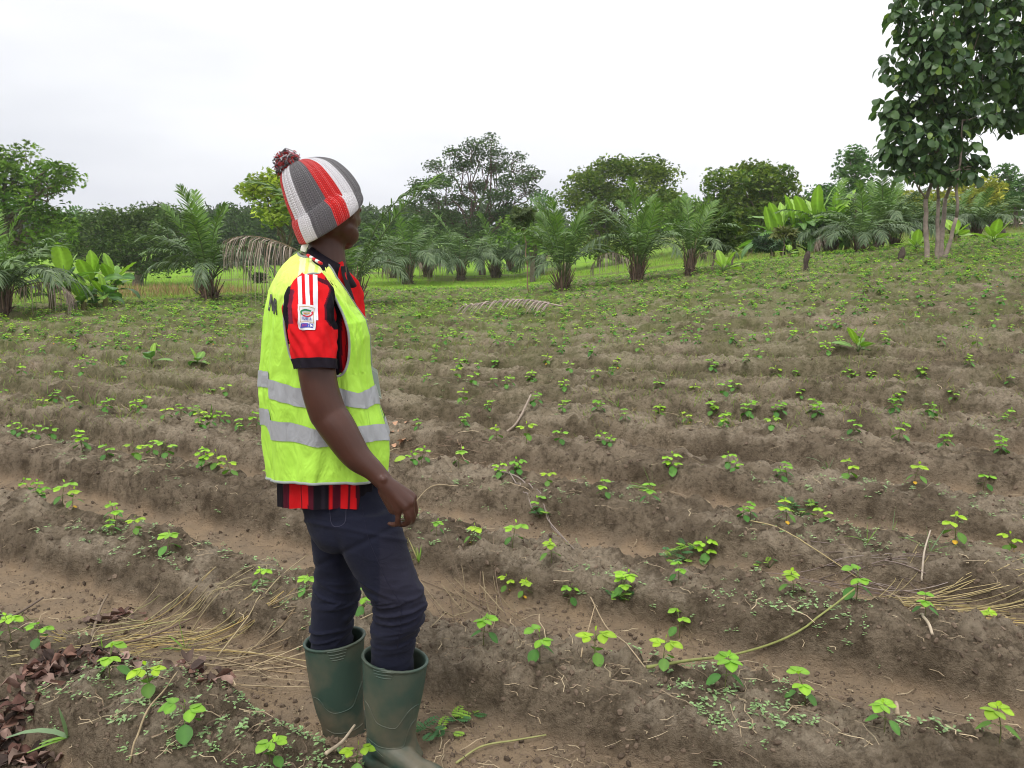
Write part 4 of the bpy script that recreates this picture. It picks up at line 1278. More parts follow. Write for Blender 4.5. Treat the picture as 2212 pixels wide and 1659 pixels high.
def tan_strip():
    """dry reddish grass belt before the paddy at left"""
    mb = MB(); n = 1000
    px = 260+290*RNG.random(n); py = 612+RNG.random(n)*30+ (px-300)*-0.01
    a, dy, dz = ray(px, py)
    t = (CAMZ+0.35)/(-dz)
    for _ in range(10): t = .5*t+.5*(CAMZ-base_h(a*t, dy*t))/(-dz)
    x, y = a*t, dy*t; z = base_h(x, y)
    m = (in_field(x, y) < .4) & (y < 28); x, y, z = x[m], y[m], z[m]; n = len(x)
    for k in range(3):
        L = 0.18+.22*RNG.random(n); aa = RNG.random(n)*6.28
        d = np.stack([np.cos(aa)*.3, np.sin(aa)*.3, .9+0*aa], -1)
        c = np.array((.36, .22, .12))*(0.6+.6*RNG.random((n, 1))); g = RNG.random(n) < .3; c[g] = (.2, .24, .06)
        V = np.array([(0, -.02, 0), (0, .02, 0), (.5, .02, .04), (.5, -.02, .04), (1, 0, -.1)])
        scatter(mb, V, [np.array([(0, 1, 2, 3)]), np.array([(3, 2, 4)])], np.stack([x+RNG.normal(size=n)*.08, y, z], -1), frames(d, norm(RNG.normal(size=(n, 3)))), np.stack([L, .35+0*L, L], -1), c)
    o = mb.build('dry_grass', M['straw'], smooth=False)
    tag(o, 'belt of dry reddish grass between field edge and paddy at left', 'dry grass', kind='stuff')
tan_strip()

# ------------------------------------------------------------------ single tufts, weeds, sticks
def tuft(name, label, px, py, blades, cat='grass tuft', group=None):
    p = ground_at(px, py); mb = MB(); k = mpp(py, p[1])
    for (dx, dyp, dep, w, bend, col) in blades:
        L = math.hypot(dx, dyp)*k
        blade(mb, p+(0, 0, -.005), (dx*k, dep, dyp*k), L*1.05, w, col, bend)
    o = mb.build(name, M['leaf']); tag(o, label, cat, group)
    return o
g1, g2, g3, g4 = (.13, .26, .04), (.20, .36, .06), (.20, .30, .16), (.36, .34, .14)
def rb(n, hmin, hmax, spread, w, cols, bend=.5, seed=0):
    r = np.random.default_rng(seed)
    return [((r.random()-.5)*2*spread, hmin+(hmax-hmin)*r.random(), (r.random()-.5)*.12, w*(.7+.6*r.random()), bend*(.4+r.random()), cols[r.integers(len(cols))]) for _ in range(n)]
GT = 'grass tufts in the field'
tuft('grass_tuft', 'coarse grass tuft with long blades fanning right, centre right of the field', 1410, 1062,
     [(-5, 75, 0, .004, .1, g1), (-20, 60, .02, .004, .2, g1), (95, 78, 0, .005, .3, g2), (80, 50, .03, .004, .6, g1), (60, 30, -.02, .004, .8, g3), (110, 20, 0, .004, .8, g1), (-40, 20, 0, .003, .9, g4)]+rb(22, 10, 40, 70, .003, [g1, g3, g4], .9, 1), group=GT)
tuft('grass_tuft', 'grass tuft with broad pale blades at the lower left', 147, 1590,
     [(-100, 62, 0, .009, 1.1, g3), (30, 60, .02, .008, .5, g3), (-12, 70, 0, .008, .1, g3), (45, 72, 0, .004, .4, g2), (-70, -6, -.05, .005, .2, g2), (-45, 12, -.03, .005, .5, g2), (5, 30, -.03, .006, .6, g3)], group=GT)
tuft('grass_tuft', 'grass tuft with upright blades in the straw left of the boots', 400, 1402, [(-8, 72, 0, .003, .1, g2), (-30, 40, 0, .0045, .3, g2), (-46, 14, 0, .005, .5, g1), (12, 30, 0, .004, .3, g2), (20, 14, 0, .004, .3, g2)], group=GT)
tuft('grass_tuft', 'single upright grass shoot above the big seedling at lower left', 224, 1432, [(0, 56, 0, .004, .05, g2), (-6, 40, 0, .004, .1, g2), (4, 30, 0, .003, .2, g1)], group=GT)
tuft('grass_tuft', 'grass tuft with three stiff blades near the right edge', 2008, 1205, [(-14, 62, 0, .004, .1, g3), (28, 66, 0, .004, .2, g3), (-60, 58, 0, .003, .6, g1), (60, 40, 0, .003, .8, g1), (0, 40, 0, .003, .1, g1)], group=GT)
tuft('grass_tuft', 'grass tuft on the clods right of the fern-leaved weed', 1872, 1185, [(-4, 50, 0, .004, .1, g2), (24, 46, 0, .004, .2, g2), (-42, 34, 0, .003, .7, g1), (-20, 44, 0, .003, .3, g1)], group=GT)
tuft('grass_tuft', 'two grass blades standing near the tuft with stiff blades', 1925, 1168, [(2, 62, 0, .003, .05, g3), (8, 34, 0, .003, .2, g2), (-18, 40, 0, .003, .4, g1)], group=GT)
tuft('grass_tuft', 'dark grass tuft with arching blades left of the pale seedling row at right', 1790, 1015, [(-40, 55, 0, .004, .8, g3), (-20, 50, 0, .005, .6, g3), (10, 40, 0, .004, .4, g3), (24, 24, 0, .004, .6, g1)]+rb(10, 8, 30, 40, .003, [g3, g4, g1], .8, 2), group=GT)
tuft('grass_tuft', 'bright yellow green grass patch beyond the person', 905, 700, rb(60, 14, 44, 60, .006, [(.24, .36, .05), g2, (.3, .4, .08)], .6, 3), group=GT)
tuft('grass_tuft', 'pale dry grass patch behind the dead frond on the ground', 1150, 668, rb(46, 14, 40, 60, .006, [g4, (.34, .36, .10), g2], .5, 4), group=GT)
tuft('grass_tuft', 'thin grass tuft right of the elbow', 1335, 880, rb(12, 14, 40, 40, .003, [g2, g1], .5, 5), group=GT)
tuft('grass_tuft', 'grass tuft left of the vest at mid height', 455, 905, rb(26, 12, 44, 50, .004, [g1, g2, g4], .7, 6), group=GT)
tuft('grass_tuft', 'grass tuft standing at the left among the beans', 205, 885, rb(10, 18, 48, 16, .004, [g2, g1], .3, 7), group=GT)
tuft('grass_tuft', 'grass tuft by the right knee', 905, 1215, rb(10, 14, 60, 26, .003, [g2, g1, g4], .3, 8), group=GT)
tuft('grass_tuft', 'grass clump at the lower edge of the right boot straw', 1005, 895, rb(8, 14, 40, 26, .003, [g2, g1], .5, 9), group=GT)
tuft('grass_tuft', 'grass tuft in the left corner above the straw bundle', 30, 1345, rb(22, 8, 30, 40, .004, [g2, g1], .6, 10), group=GT)

def fern_weed(label, px, py, n, spread, seed, size=.05):
    """pinnate weed: each leaf a rib with small paired leaflets"""
    r = np.random.default_rng(seed); p = ground_at(px, py); k = mpp(py, p[1]); root = empty('fern_weed', tuple(p)); tag(root, label, 'weed')
    st, fo = MB(), MB()
    for i in range(n):
        dx = (r.random()-.5)*2*spread*k; hh = (.15+.6*r.random())*spread*k*1.1
        e = p+np.array((dx, (r.random()-.5)*spread*k, hh)); add_tube(st, spline([p, (p+e)/2+(0, 0, .01), e], 5), np.linspace(.0018, .001, 5), 4, (.12, .14, .06))
        a = r.random()*6.28; d = norm(np.array((math.cos(a), math.sin(a), .1+.3*r.random())))
        L = size*(.7+.6*r.random()); side = norm(np.cross(d, (0, 0, 1)))
        t = np.linspace(.1, 1, 6)
        c = np.array((.06, .17, .055)) if r.random() < .75 else np.array((.24, .42, .05))
        for s in (-1, 1):
            P = e+d*(L*t)[:, None]; dd = norm(side*s+d*.55)
            scatter(fo, LEAF_V, LEAF_F, P, frames(np.tile(dd, (6, 1)), np.tile((0, 0, 1.0), (6, 1))), L*.42*np.sin(t*2.2+.5), np.tile(c, (6, 1)))
        add_tube(st, [e, e+d*L], [.001, .0006], 4, (.1, .16, .05))
    st.build('stem', M['leaf'], root); fo.build('foliage', M['leaf'], root, smooth=False)
fern_weed('dark fern-leaved weed between the clods right of centre', 1728, 1120, 26, 46, 1, .05)
fern_weed('fern-leaved weed hanging over the ridge left of the dark one', 1480, 1215, 22, 46, 2, .05)
fern_weed('blue green fern-leaved weed right of the front boot', 945, 1590, 9, 36, 3, .045)
fern_weed('bright tipped fern-leaved weed right of the front boot', 995, 1560, 8, 28, 4, .042)
fern_weed('small fern-leaved weed above the right straw bundle', 1662, 1228, 8, 24, 5, .04)
fern_weed('fern-leaved weed on the ridge above the crossed straws', 1343, 1300, 9, 26, 6, .04)
fern_weed('low creeping weed on the slope left of the vest', 345, 990, 14, 46, 7, .05)
fern_weed('weed with paired leaves right of the hand', 1165, 1120, 7, 34, 8, .05)

def stick(name, label, pts, r0, r1, col, cat='stick', lift=.01, group=None, sides=6):
    P = []
    for q in pts:
        g = ground_at(q[0], q[1]); g[2] += lift+(q[2] if len(q) > 2 else 0); P.append(g)
    mb = MB(); n = max(8, len(P)*5); S = spline(P, n)
    S[:, 2] = np.maximum(S[:, 2], H(S[:, 0], S[:, 1])+r0*.6)
    add_tube(mb, S, np.linspace(r0, r1, n), sides, col)
    o = mb.build(name, M['straw']); tag(o, label, cat, group); return o
stick('stick', 'bleached stick propped on the soil, pointing up right', [(1090, 940, 0), (1118, 925, .04), (1147, 912, .13)], .011, .008, (.38, .31, .25))
stick('stem', 'long green stem lying across the furrow to the big seedling', [(1395, 1490, .01), (1480, 1468, .02), (1600, 1432, .03), (1720, 1400, .05), (1840, 1345, .06)], .0055, .0035, (.25, .27, .09), 'stem')
stick('straw', 'straw leaning left of the two that cross above the seedling row', [(1255, 1440, 0), (1268, 1385, .02), (1285, 1340, .06)], .0028, .002, (.42, .32, .20), 'straw')
stick('straw', 'long straw slanting down right to the wide seedling', [(1275, 1320, .05), (1310, 1370, .02), (1350, 1430, .01), (1392, 1485, .01)], .003, .002, (.40, .31, .20), 'straw')
stick('straw', 'green stem lying at the bottom edge right of the boot', [(985, 1655, 0), (1040, 1625, .01), (1110, 1612, .01), (1180, 1600, .01)], .0035, .0025, (.30, .30, .12), 'stem')
stick('stick', 'dark stick lying on the furrow at the far left', [(0, 1365, .01), (40, 1335, .01), (95, 1305, .02)], .006, .004, (.15, .115, .09))
stick('stick', 'brown stick resting on the straw bundle above the dead leaves', [(185, 1440, .02), (270, 1410, .03), (340, 1395, .04), (430, 1355, .04)], .006, .003, (.17, .12, .09))
stick('stick', 'pale broken stalk lying before the rear boot', [(705, 1648, .02), (740, 1628, .03), (768, 1610, .06)], .006, .004, (.45, .37, .27))
stick('stick', 'brown stalk leaning from the soil to the seedling above left corner', [(195, 1390, .0), (218, 1330, .02), (235, 1298, .02)], .006, .005, (.22, .17, .12))
stick('straw', 'straw lying diagonally below the left seedling near the bottom', [(282, 1655, 0), (320, 1600, .01), (360, 1545, .01), (388, 1505, .02)], .0035, .002, (.36, .28, .17), 'straw')
stick('straw', 'long dry straw from the straw bundle up towards the legs', [(470, 1430, .01), (540, 1345, .02), (600, 1280, .02), (665, 1215, .03)], .0032, .002, (.36, .29, .17), 'straw')
stick('stick', 'thin grey branch lying towards the lower right of the field, left part', [(1080, 1040, .01), (1130, 1070, .02), (1180, 1130, .02), (1225, 1205, .01)], .005, .003, (.26, .21, .18))
stick('stick', 'second thin grey branch lying beside the first', [(1100, 1050, .01), (1150, 1110, .02), (1190, 1150, .02), (1240, 1215, .01)], .004, .002, (.28, .23, .20))
stick('stick', 'stiff brown straw standing on the slope between hand and field', [(1015, 1030, .02), (1000, 1000, .03), (988, 975, .07)], .003, .002, (.42, .30, .20))
stick('straw', 'bent straw below the bleached stick', [(880, 1112, .0), (930, 1068, .03), (990, 1070, .02)], .003, .002, (.40, .32, .2), 'straw')
stick('straw', 'long yellow straw crossing the slope right of the middle seedling', [(1620, 1148, .01), (1680, 1170, .02), (1760, 1200, .02), (1850, 1262, .02)], .003, .002, (.42, .34, .17), 'straw')
stick('stick', 'upright broken stalk near the bottom right seedling', [(1932, 1612, .0), (1928, 1590, .03), (1926, 1572, .06)], .007, .004, (.36, .28, .19))
stick('stick', 'pale flat stalk lying below the right straw bundle', [(1985, 1372, .0), (2000, 1400, .01), (2008, 1425, .01)], .006, .005, (.46, .38, .28))
stick('stick', 'pale stalk standing in the slope under the right edge seedling row', [(1990, 1260, .0), (1993, 1225, .03), (2004, 1200, .06)], .005, .003, (.44, .37, .29))

def bundle(label, line, n, spread, length, cols, seed, r=.0016, group=None, name='straw_bundle'):
    rr = np.random.default_rng(seed); mb = MB()
    C = spline([ground_at(a, b, False) for a, b in line], 40)
    for i in range(n):
        s = rr.random()*0.75; L = length*(.5+.8*rr.random())
        i0 = int(s*39); c0 = C[i0]; tg = norm((C[min(39, i0+3)]-C[max(0, i0-1)])*(1, 1, 0)); an = rr.normal()*.24
        ov = norm((C[-1]-C[0])*(1, 1, 0)); tg = norm(.8*ov+.2*tg)
        tg = np.array((tg[0]*math.cos(an)-tg[1]*math.sin(an), tg[0]*math.sin(an)+tg[1]*math.cos(an), 0))
        off = rr.normal(size=3)*spread*(1, 1, 0); t = np.linspace(0, 1, 9)[:, None]
        P = c0+off+tg*(L*t)+np.array((-tg[1], tg[0], 0))*(rr.normal()*.10*L)*(t*t)
        if rr.random() < .25: kk = rr.integers(3, 7); P[kk:, :2] += (np.array((-tg[1], tg[0]))*rr.normal()*.25*L)*(t[kk:]-t[kk])
        h = H(P[:, 0], P[:, 1], False); t = t[:, 0]
        lin = np.polyval(np.polyfit(t, h, 2), t)
        P[:, 2] = np.maximum(lin+.010+abs(rr.normal())*.014, h+.006)
        add_tube(mb, P, r*(.6+.8*rr.random()), 4, np.array(cols[rr.integers(len(cols))])*(.8+.4*rr.random()), cap=False)
    o = mb.build(name, M['straw']); tag(o, label, 'straw', group)
yl = [(.46, .34, .13), (.40, .33, .15), (.50, .40, .20), (.34, .28, .14)]
SBG = 'heaps of cut straw on the soil'
bundle('thick bundle of yellow straw lying at the left edge', [(-60, 1480), (60, 1430), (200, 1400), (360, 1405), (520, 1420), (640, 1390)], 60, .034, .36, yl, 1, r=.0016, group=SBG)
bundle('looser straw bundle above the thick one at left', [(60, 1390), (200, 1358), (330, 1352), (460, 1322), (560, 1290)], 20, .045, .42, [(.30, .28, .13), (.36, .30, .17)], 2, group=SBG)
bundle('bundle of yellow straw at the right edge', [(1780, 1310), (1880, 1308), (1980, 1315), (2090, 1345), (2240, 1385)], 46, .026, .55, yl, 3, group=SBG)
bundle('tangle of grey dry twigs above the right straw bundle', [(1640, 1240), (1760, 1235), (1870, 1262), (1960, 1290), (2100, 1310)], 34, .05, .3, [(.22, .17, .15), (.28, .23, .2), (.16, .12, .1)], 4, name='twig_tangle')
bundle('scattered brown stalks right of the front knee', [(880, 1290), (960, 1260), (1040, 1275), (900, 1330)], 26, .09, .5, [(.34, .27, .16), (.22, .16, .11)], 5, group=SBG)
bundle('dry stalks lying left of the boots', [(350, 1440), (450, 1460), (560, 1420), (660, 1385)], 26, .08, .45, [(.30, .22, .13), (.40, .32, .2)], 6, group=SBG)
bundle('dry root tangle right of the vest', [(850, 985), (900, 965), (970, 975), (1010, 1000)], 26, .07, .5, [(.30, .22, .15), (.22, .15, .11)], 7, group=SBG)

def lone_leaf():
    p = ground_at(868, 1012); mb = MB()
    V = TEAK_V*np.array((.085, .085*.8, .05))
    R_ = frames(np.array([(.75, -.3, .45)]), np.array([(-.2, -.7, 1.0)]))[0]
    mb.add(V @ R_.T+p+(-.05, 0, .015), TEAK_F, (.33, .50, .06)); o = mb.build('leaf', M['leaf']); tag(o, 'single bright yellow green leaf lying right of the vest hem', 'leaf')
lone_leaf()

def dead_frond_ground():
    c = ground_at(1120, 690); root = None
    mb = MB(); r = np.random.default_rng(2)
    a = ground_at(1215, 684)+(0, 0, .12); b = ground_at(1010, 688)+(0, 0, .15)
    P = spline([a, (a*.6+b*.4)+(0, 0, .10), b], 20); add_tube(mb, P, np.linspace(.016, .006, 20), 5, (.36, .29, .25))
    for p in P[3:].repeat(3, 0):
        for s in (-1, 1):
            d = norm(np.array((-.5, s*1.0, .25+.5*r.random())))
            blade(mb, p, d, .35*(.6+.6*r.random()), .012, np.array((.36, .29, .25))*(.6+.7*r.random()), 1.5)
    o = mb.build('fallen_palm_frond', M['dry']); tag(o, 'grey fallen palm frond lying in the field behind the person to the right', 'palm frond')
dead_frond_ground()

def dead_leaves():
    mb = MB(); r = np.random.default_rng(4)
    V, F = TEAK_V, TEAK_F
    spots = [(12, 1600, 38, 40, 60), (45, 1530, 38, 28, 48), (115, 1485, 46, 16, 46), (200, 1452, 44, 10, 26), (270, 1455, 22, 10, 8), (425, 1482, 32, 11, 24), (475, 1498, 24, 10, 16), (60, 1652, 60, 16, 40), (270, 1338, 40, 8, 18), (205, 1352, 24, 7, 8)]
    P = []
    for (px, py, rx, ry, n) in spots:
        for _ in range(n):
            g = ground_at(px+r.normal()*rx*.55, py+r.normal()*ry*.55); g[2] += .004+.030*r.random(); P.append(g)
    P = np.array(P); n = len(P)
    cols = np.array([(.10, .052, .042), (.17, .095, .072), (.30, .20, .165), (.06, .042, .036), (.15, .105, .085)])[r.integers(0, 5, n)]*(.7+.6*r.random((n, 1)))
    W = V.copy(); W[:, 2] = W[:, 2]*.8+2.2*W[:, 1]**2-.16*np.sin(W[:, 0]*5)+.1*np.sin(W[:, 0]*9)*W[:, 1]*2
    d = r.normal(size=(n, 3)); d[:, 2] *= .22
    up = norm(r.normal(size=(n, 3))*.38+(0, 0, 1))
    scatter(mb, W, F, P, frames(d, up), (.024+.038*r.random((n, 1)))*np.stack([np.ones(n), .6+.8*r.random(n), .4+1.4*r.random(n)], 1), cols)
    o = mb.build('dead_leaves', M['dry']); tag(o, 'heap of curled reddish brown dead leaves at the lower left', 'dead leaves', kind='stuff')
    mb = MB(); P = []
    for _ in range(15):
        g = ground_at(860+r.normal()*14, 950+r.normal()*10); g[2] += .01+.02*r.random(); P.append(g)
    P = np.array(P); n = 15
    W = V.copy(); W[:, 2] = .3*W[:, 2]+1.2*W[:, 1]**2
    scatter(mb, W, F, P, frames(r.normal(size=(n, 3))*(1, 1, .25), norm(r.normal(size=(n, 3))*.3+(0, 0, 1))), .05+.03*r.random(n), np.array((.46, .27, .17))*(.7+.5*r.random((n, 1))))
    o = mb.build('dead_leaves', M['dry']); tag(o, 'small heap of tan dry leaves just right of the vest', 'dead leaves', kind='stuff')
dead_leaves()
# ------------------------------------------------------------------ the person
YB = 2.12                                     # depth of the body's middle
person = empty('person', (float(at(740, 1640, YB)[0]), YB, 0.0))
tag(person, 'person standing in the furrow in yellow vest, knitted pompom hat, dark trousers and green boots', 'person')
G_FOOT = 0.0

def skin_mat():
    m, nt, b = nmat('skin'); N, L = nt.nodes, nt.links
    no = N.new('ShaderNodeTexNoise'); no.inputs['Scale'].default_value = 22; no.inputs['Detail'].default_value = 4
    geo = N.new('ShaderNodeNewGeometry'); L.new(geo.outputs['Position'], no.inputs['Vector'])
    mx = N.new('ShaderNodeMix'); mx.data_type = 'RGBA'
    mx.inputs['A'].default_value = (0.050, 0.019, 0.013, 1); mx.inputs['B'].default_value = (0.084, 0.032, 0.021, 1)
    L.new(no.outputs['Fac'], mx.inputs['Factor']); L.new(mx.outputs['Result'], b.inputs['Base Color'])
    b.inputs['Roughness'].default_value = 0.42; b.inputs['Specular IOR Level'].default_value = 0.42
    b.inputs['Subsurface Weight'].default_value = 0.06; b.inputs['Subsurface Radius'].default_value = (.01, .004, .002); b.inputs['Subsurface Scale'].default_value = 0.5
    n2 = N.new('ShaderNodeTexNoise'); n2.inputs['Scale'].default_value = 350; L.new(geo.outputs['Position'], n2.inputs['Vector'])
    bp = N.new('ShaderNodeBump'); bp.inputs['Strength'].default_value = .15; bp.inputs['Distance'].default_value = .002
    L.new(n2.outputs['Fac'], bp.inputs['Height']); L.new(bp.outputs[0], b.inputs['Normal'])
    return m
M['skin'] = skin_mat()

def cloth_mat(name, rough=.8, weave=900, wrinkle=0.3, wscale=14, wstretch=(1, 1, .35), sheen=.2, spec=.2, tint=0.08, dist=.012):
    """colour from the mesh, soft wrinkles and a fine weave as bump"""
    m, nt, b = nmat(name); N, L = nt.nodes, nt.links
    a = N.new('ShaderNodeAttribute'); a.attribute_name = 'Col'
    geo = N.new('ShaderNodeNewGeometry')
    mp = N.new('ShaderNodeMapping'); mp.inputs['Scale'].default_value = wstretch; L.new(geo.outputs['Position'], mp.inputs[0])
    n1 = N.new('ShaderNodeTexNoise'); n1.inputs['Scale'].default_value = wscale; n1.inputs['Detail'].default_value = 4; n1.inputs['Distortion'].default_value = .8
    L.new(mp.outputs[0], n1.inputs['Vector'])
    n2 = N.new('ShaderNodeTexNoise'); n2.inputs['Scale'].default_value = weave; L.new(geo.outputs['Position'], n2.inputs['Vector'])
    b1 = N.new('ShaderNodeBump'); b1.inputs['Strength'].default_value = wrinkle; b1.inputs['Distance'].default_value = dist
    b2 = N.new('ShaderNodeBump'); b2.inputs['Strength'].default_value = .25; b2.inputs['Distance'].default_value = .001
    L.new(n1.outputs['Fac'], b1.inputs['Height']); L.new(n2.outputs['Fac'], b2.inputs['Height'])
    L.new(b1.outputs[0], b2.inputs['Normal']); L.new(b2.outputs[0], b.inputs['Normal'])
    mr = N.new('ShaderNodeMapRange'); mr.inputs['To Min'].default_value = 1-tint; mr.inputs['To Max'].default_value = 1+tint
    L.new(n1.outputs['Fac'], mr.inputs['Value'])
    vm = N.new('ShaderNodeVectorMath'); vm.operation = 'SCALE'; L.new(a.outputs['Color'], vm.inputs[0]); L.new(mr.outputs[0], vm.inputs['Scale'])
    L.new(vm.outputs[0], b.inputs['Base Color'])
    b.inputs['Roughness'].default_value = rough; b.inputs['Sheen Weight'].default_value = sheen; b.inputs['Specular IOR Level'].default_value = spec
    return m
M['vest'] = cloth_mat('vest_fabric', .6, 700, .65, 15, (1, 1, .38), 0, .25, .04, .035)
M['shirt'] = cloth_mat('shirt_fabric', .8, 900, .4, 14, (1, 1, .5), 0, .08)
M['denim'] = cloth_mat('trouser_fabric', .9, 800, .30, 16, (1, 1, 1.8), .04, .1, .18)
M['strip'] = cloth_mat('reflective_tape', .45, 1200, .7, 24, (1, 1, .5), 0, .6, .08)
M['trim'] = cloth_mat('trim_tape', .7, 700, .2, 20)

# ---- body: smooth blend of tapered limbs, remeshed to one skin
def ico_tmpl(sub=3):
    bm = bmesh.new(); bmesh.ops.create_icosphere(bm, subdivisions=sub, radius=1)
    V = np.array([v.co[:] for v in bm.verts]); F = np.array([[v.index for v in f.verts] for f in bm.faces]); bm.free()
    return V, F
ICO_V, ICO_F = ico_tmpl(3)
def ball(mb, c, r, ax=None):
    r = np.broadcast_to(np.asarray(r, float), (3,))
    V = ICO_V*r
    if ax is not None: V = V @ np.asarray(ax, float).T
    mb.add(V+np.asarray(c), ICO_F)
def bone(mb, pts, rads, sides=20, n=None, ell=None):
    """closed tapered limb with round ends through points"""
    P = np.asarray(pts, float); R = np.asarray(rads, float)
    n = n or (len(P)-1)*8+1
    S = spline(P, n); rr = spline(np.stack([R, R, R], 1), n)[:, 0]
    V, F, Cp = tube(S, rr, sides)
    k = mb.n; mb.add(V, F); mb.f.append(Cp+k)
    ball(mb, S[0], rr[0]*.995); ball(mb, S[-1], rr[-1]*.995)

def remeshed(name, mb, voxel, smooth_it, mat, parent, fac=.5):
    me = mb.mesh(name+'_tmp', None)
    o = bpy.data.objects.new(name+'_tmp', me); COL.objects.link(o)
    md = o.modifiers.new('r', 'REMESH'); md.mode = 'VOXEL'; md.voxel_size = voxel; md.use_smooth_shade = True
    if smooth_it:
        ms = o.modifiers.new('s', 'SMOOTH'); ms.iterations = smooth_it; ms.factor = fac
    dg = bpy.context.evaluated_depsgraph_get(); dg.update()
    out = bpy.data.meshes.new_from_object(o.evaluated_get(dg)); out.name = name
    bpy.data.objects.remove(o, do_unlink=True); bpy.data.meshes.remove(me)
    out.materials.clear(); out.materials.append(mat)
    out.polygons.foreach_set('use_smooth', np.ones(len(out.polygons), bool))
    r = bpy.data.objects.new(name, out); COL.objects.link(r)
    if parent is not None: r.parent = parent; r.matrix_parent_inverse = parent_inv(parent)
    return r

def mesh_np(me):
    V = np.empty(len(me.vertices)*3); me.vertices.foreach_get('co', V); return V.reshape(-1, 3)
def set_np(me, V): me.vertices.foreach_set('co', np.ascontiguousarray(V).ravel()); me.update()
def set_col(me, C):
    ca = me.color_attributes.get('Col') or me.color_attributes.new('Col', 'FLOAT_COLOR', 'POINT')
    ca.data.foreach_set('color', np.concatenate([C, np.ones((len(C), 1))], 1).ravel())
def to_px(V):
    V = np.asarray(V); x, y, z = V[..., 0], V[..., 1], V[..., 2]-CAMZ
    f = y*math.cos(PITCH)-z*math.sin(PITCH); u = y*math.sin(PITCH)+z*math.cos(PITCH)
    return 1106+FPX*x/f, 829.5-FPX*u/f

A = lambda px, py, dy=0.0: at(px, py, YB+dy)
PX = mpp(900, YB)                              # metres per photo pixel on the body

body = MB()
# facing direction of the head (right and away), and its side vector
fa = math.radians(74); hf = np.array((math.cos(fa), math.sin(fa), -0.06)); hs = np.array((math.sin(fa), -math.cos(fa), 0)); hu = np.array((0.06*math.cos(fa), .06*math.sin(fa), 1))
hc = A(712, 447, 0.0)
AX = np.stack([norm(hf), hs, norm(hu)], 1)
ball(body, hc, (.098, .077, .092), AX)                     # skull
ball(body, hc+hf*.030+(0, 0, -.035), (.062, .062, .070), AX)      # face block
ball(body, hc+hf*.016+(.004, 0, -.055), (.066, .060, .052), AX)      # lower face
ball(body, hc+hf*.050+(.012, 0, -.083), (.036, .030, .030), AX)      # chin
ball(body, hc+hf*.020+(.012, 0, -.078), (.048, .048, .026), AX)      # jaw
ball(body, hc+hf*.078+(0, 0, .000), (.020, .058, .018), AX)       # brow
for s in (-1, 1):
    bone(body, [hc+hf*(-.002)+hs*.040*s+(0, 0, -.055), hc+hf*.030+hs*.030*s+(.006, 0, -.072), hc+hf*.058+(.010, 0, -.082)], [.032, .030, .026])   # jaw line
    bone(body, [hc+hf*.002+hs*.046*s+(0, 0, -.030), hc+hf*.055+hs*.036*s+(0, 0, -.030)], [.030, .026])                                 # cheekbone
    bone(body, [hc+hf*.010+hs*.040*s+(0, 0, -.030), hc+hf*.020+hs*.036*s+(0, 0, -.060)], [.034, .030])
    ball(body, hc+hs*.074*s+hf*(-.016)+(0, 0, -.010), (.015, .007, .026), AX)  # ears
bone(body, [hc+hf*.090+(0, 0, -.006), hc+hf*.101+(0, 0, -.024), hc+hf*.112+(0, 0, -.038)], [.008, .009, .013])   # nose
for s in (-1, 1): ball(body, hc+hf*.100+hs*.012*s+(0, 0, -.042), (.012, .009, .008), AX)
ball(body, hc+hf*.094+(0, 0, -.062), (.014, .024, .0075), AX)     # upper lip
ball(body, hc+hf*.090+(0, 0, -.074), (.014, .021, .0085), AX)     # lower lip
bone(body, [A(704, 490, 0.0), A(705, 530, .0), A(706, 590, .0)], [.050, .0485, .056])          # neck
# trunk under the clothes
bone(body, [A(690, 640, -.09), A(690, 640, .09)], [.060, .060])
bone(body, [A(695, 660, -.02), A(690, 780, 0), A(700, 900, 0), A(715, 1040, 0)], [.085, .105, .10, .10])
bone(body, [A(715, 1040, -.05), A(715, 1040, .05)], [.10, .10])
# right arm (nearest the camera)
YS = -0.155
bone(body, [A(672, 640, YS), A(672, 720, YS-.03), A(684, 800, YS-.045)], [.043, .046, .047])
bone(body, [A(684, 800, YS-.045), A(694, 850, YS-.05), A(708, 893, YS-.05)], [.0475, .0475, .0480])
bone(body, [A(708, 893, YS-.05), A(730, 925, YS-.055), A(768, 983, YS-.06), A(805, 1015, YS-.065), A(829, 1040, YS-.070)], [.047, .0470, .0385, .0285, .0245])
ball(body, A(684, 888, YS-.045), .020)       # elbow point
ball(body, A(829, 1035, YS-.088), .0115)     # wrist bone
# hand: palm then four fingers curled back under, thumb on the far side
yh = YS-.075
W = A(832, 1044, yh)
kn = [A(861, 1101, yh-.006), A(874, 1093, yh-.012), A(885, 1084, yh-.004), A(890, 1074, yh+.014)]      # little .. index knuckles
for q, w in zip(kn, (.0155, .0160, .0165, .0160)):
    bone(body, [W, W*.5+q*.5, q], [.0225, .0180, w*.88])
bone(body, [A(830, 1060, yh+.004), A(850, 1100, yh+.006)], [.0170, .0150])      # heel of the hand
body_fingers = [
    [kn[0], A(860, 1118, yh-.008), A(858, 1131, yh+.000), A(848, 1133, yh+.012), A(841, 1131, yh+.016)],
    [kn[1], A(879, 1110, yh-.014), A(882, 1126, yh-.006), A(871, 1133, yh+.010), A(860, 1132, yh+.020)],
    [kn[2], A(889, 1103, yh-.004), A(891, 1121, yh+.006), A(882, 1128, yh+.022), A(870, 1126, yh+.032)],
    [kn[3], A(895, 1090, yh+.014), A(896, 1108, yh+.026), A(888, 1117, yh+.042), A(876, 1116, yh+.048)]]
for fp, r0 in zip(body_fingers, (.0078, .0088, .0092, .0088)):
    bone(body, fp, [r0*1.12, r0, r0*1.05, r0*.92, r0*.80], 14)
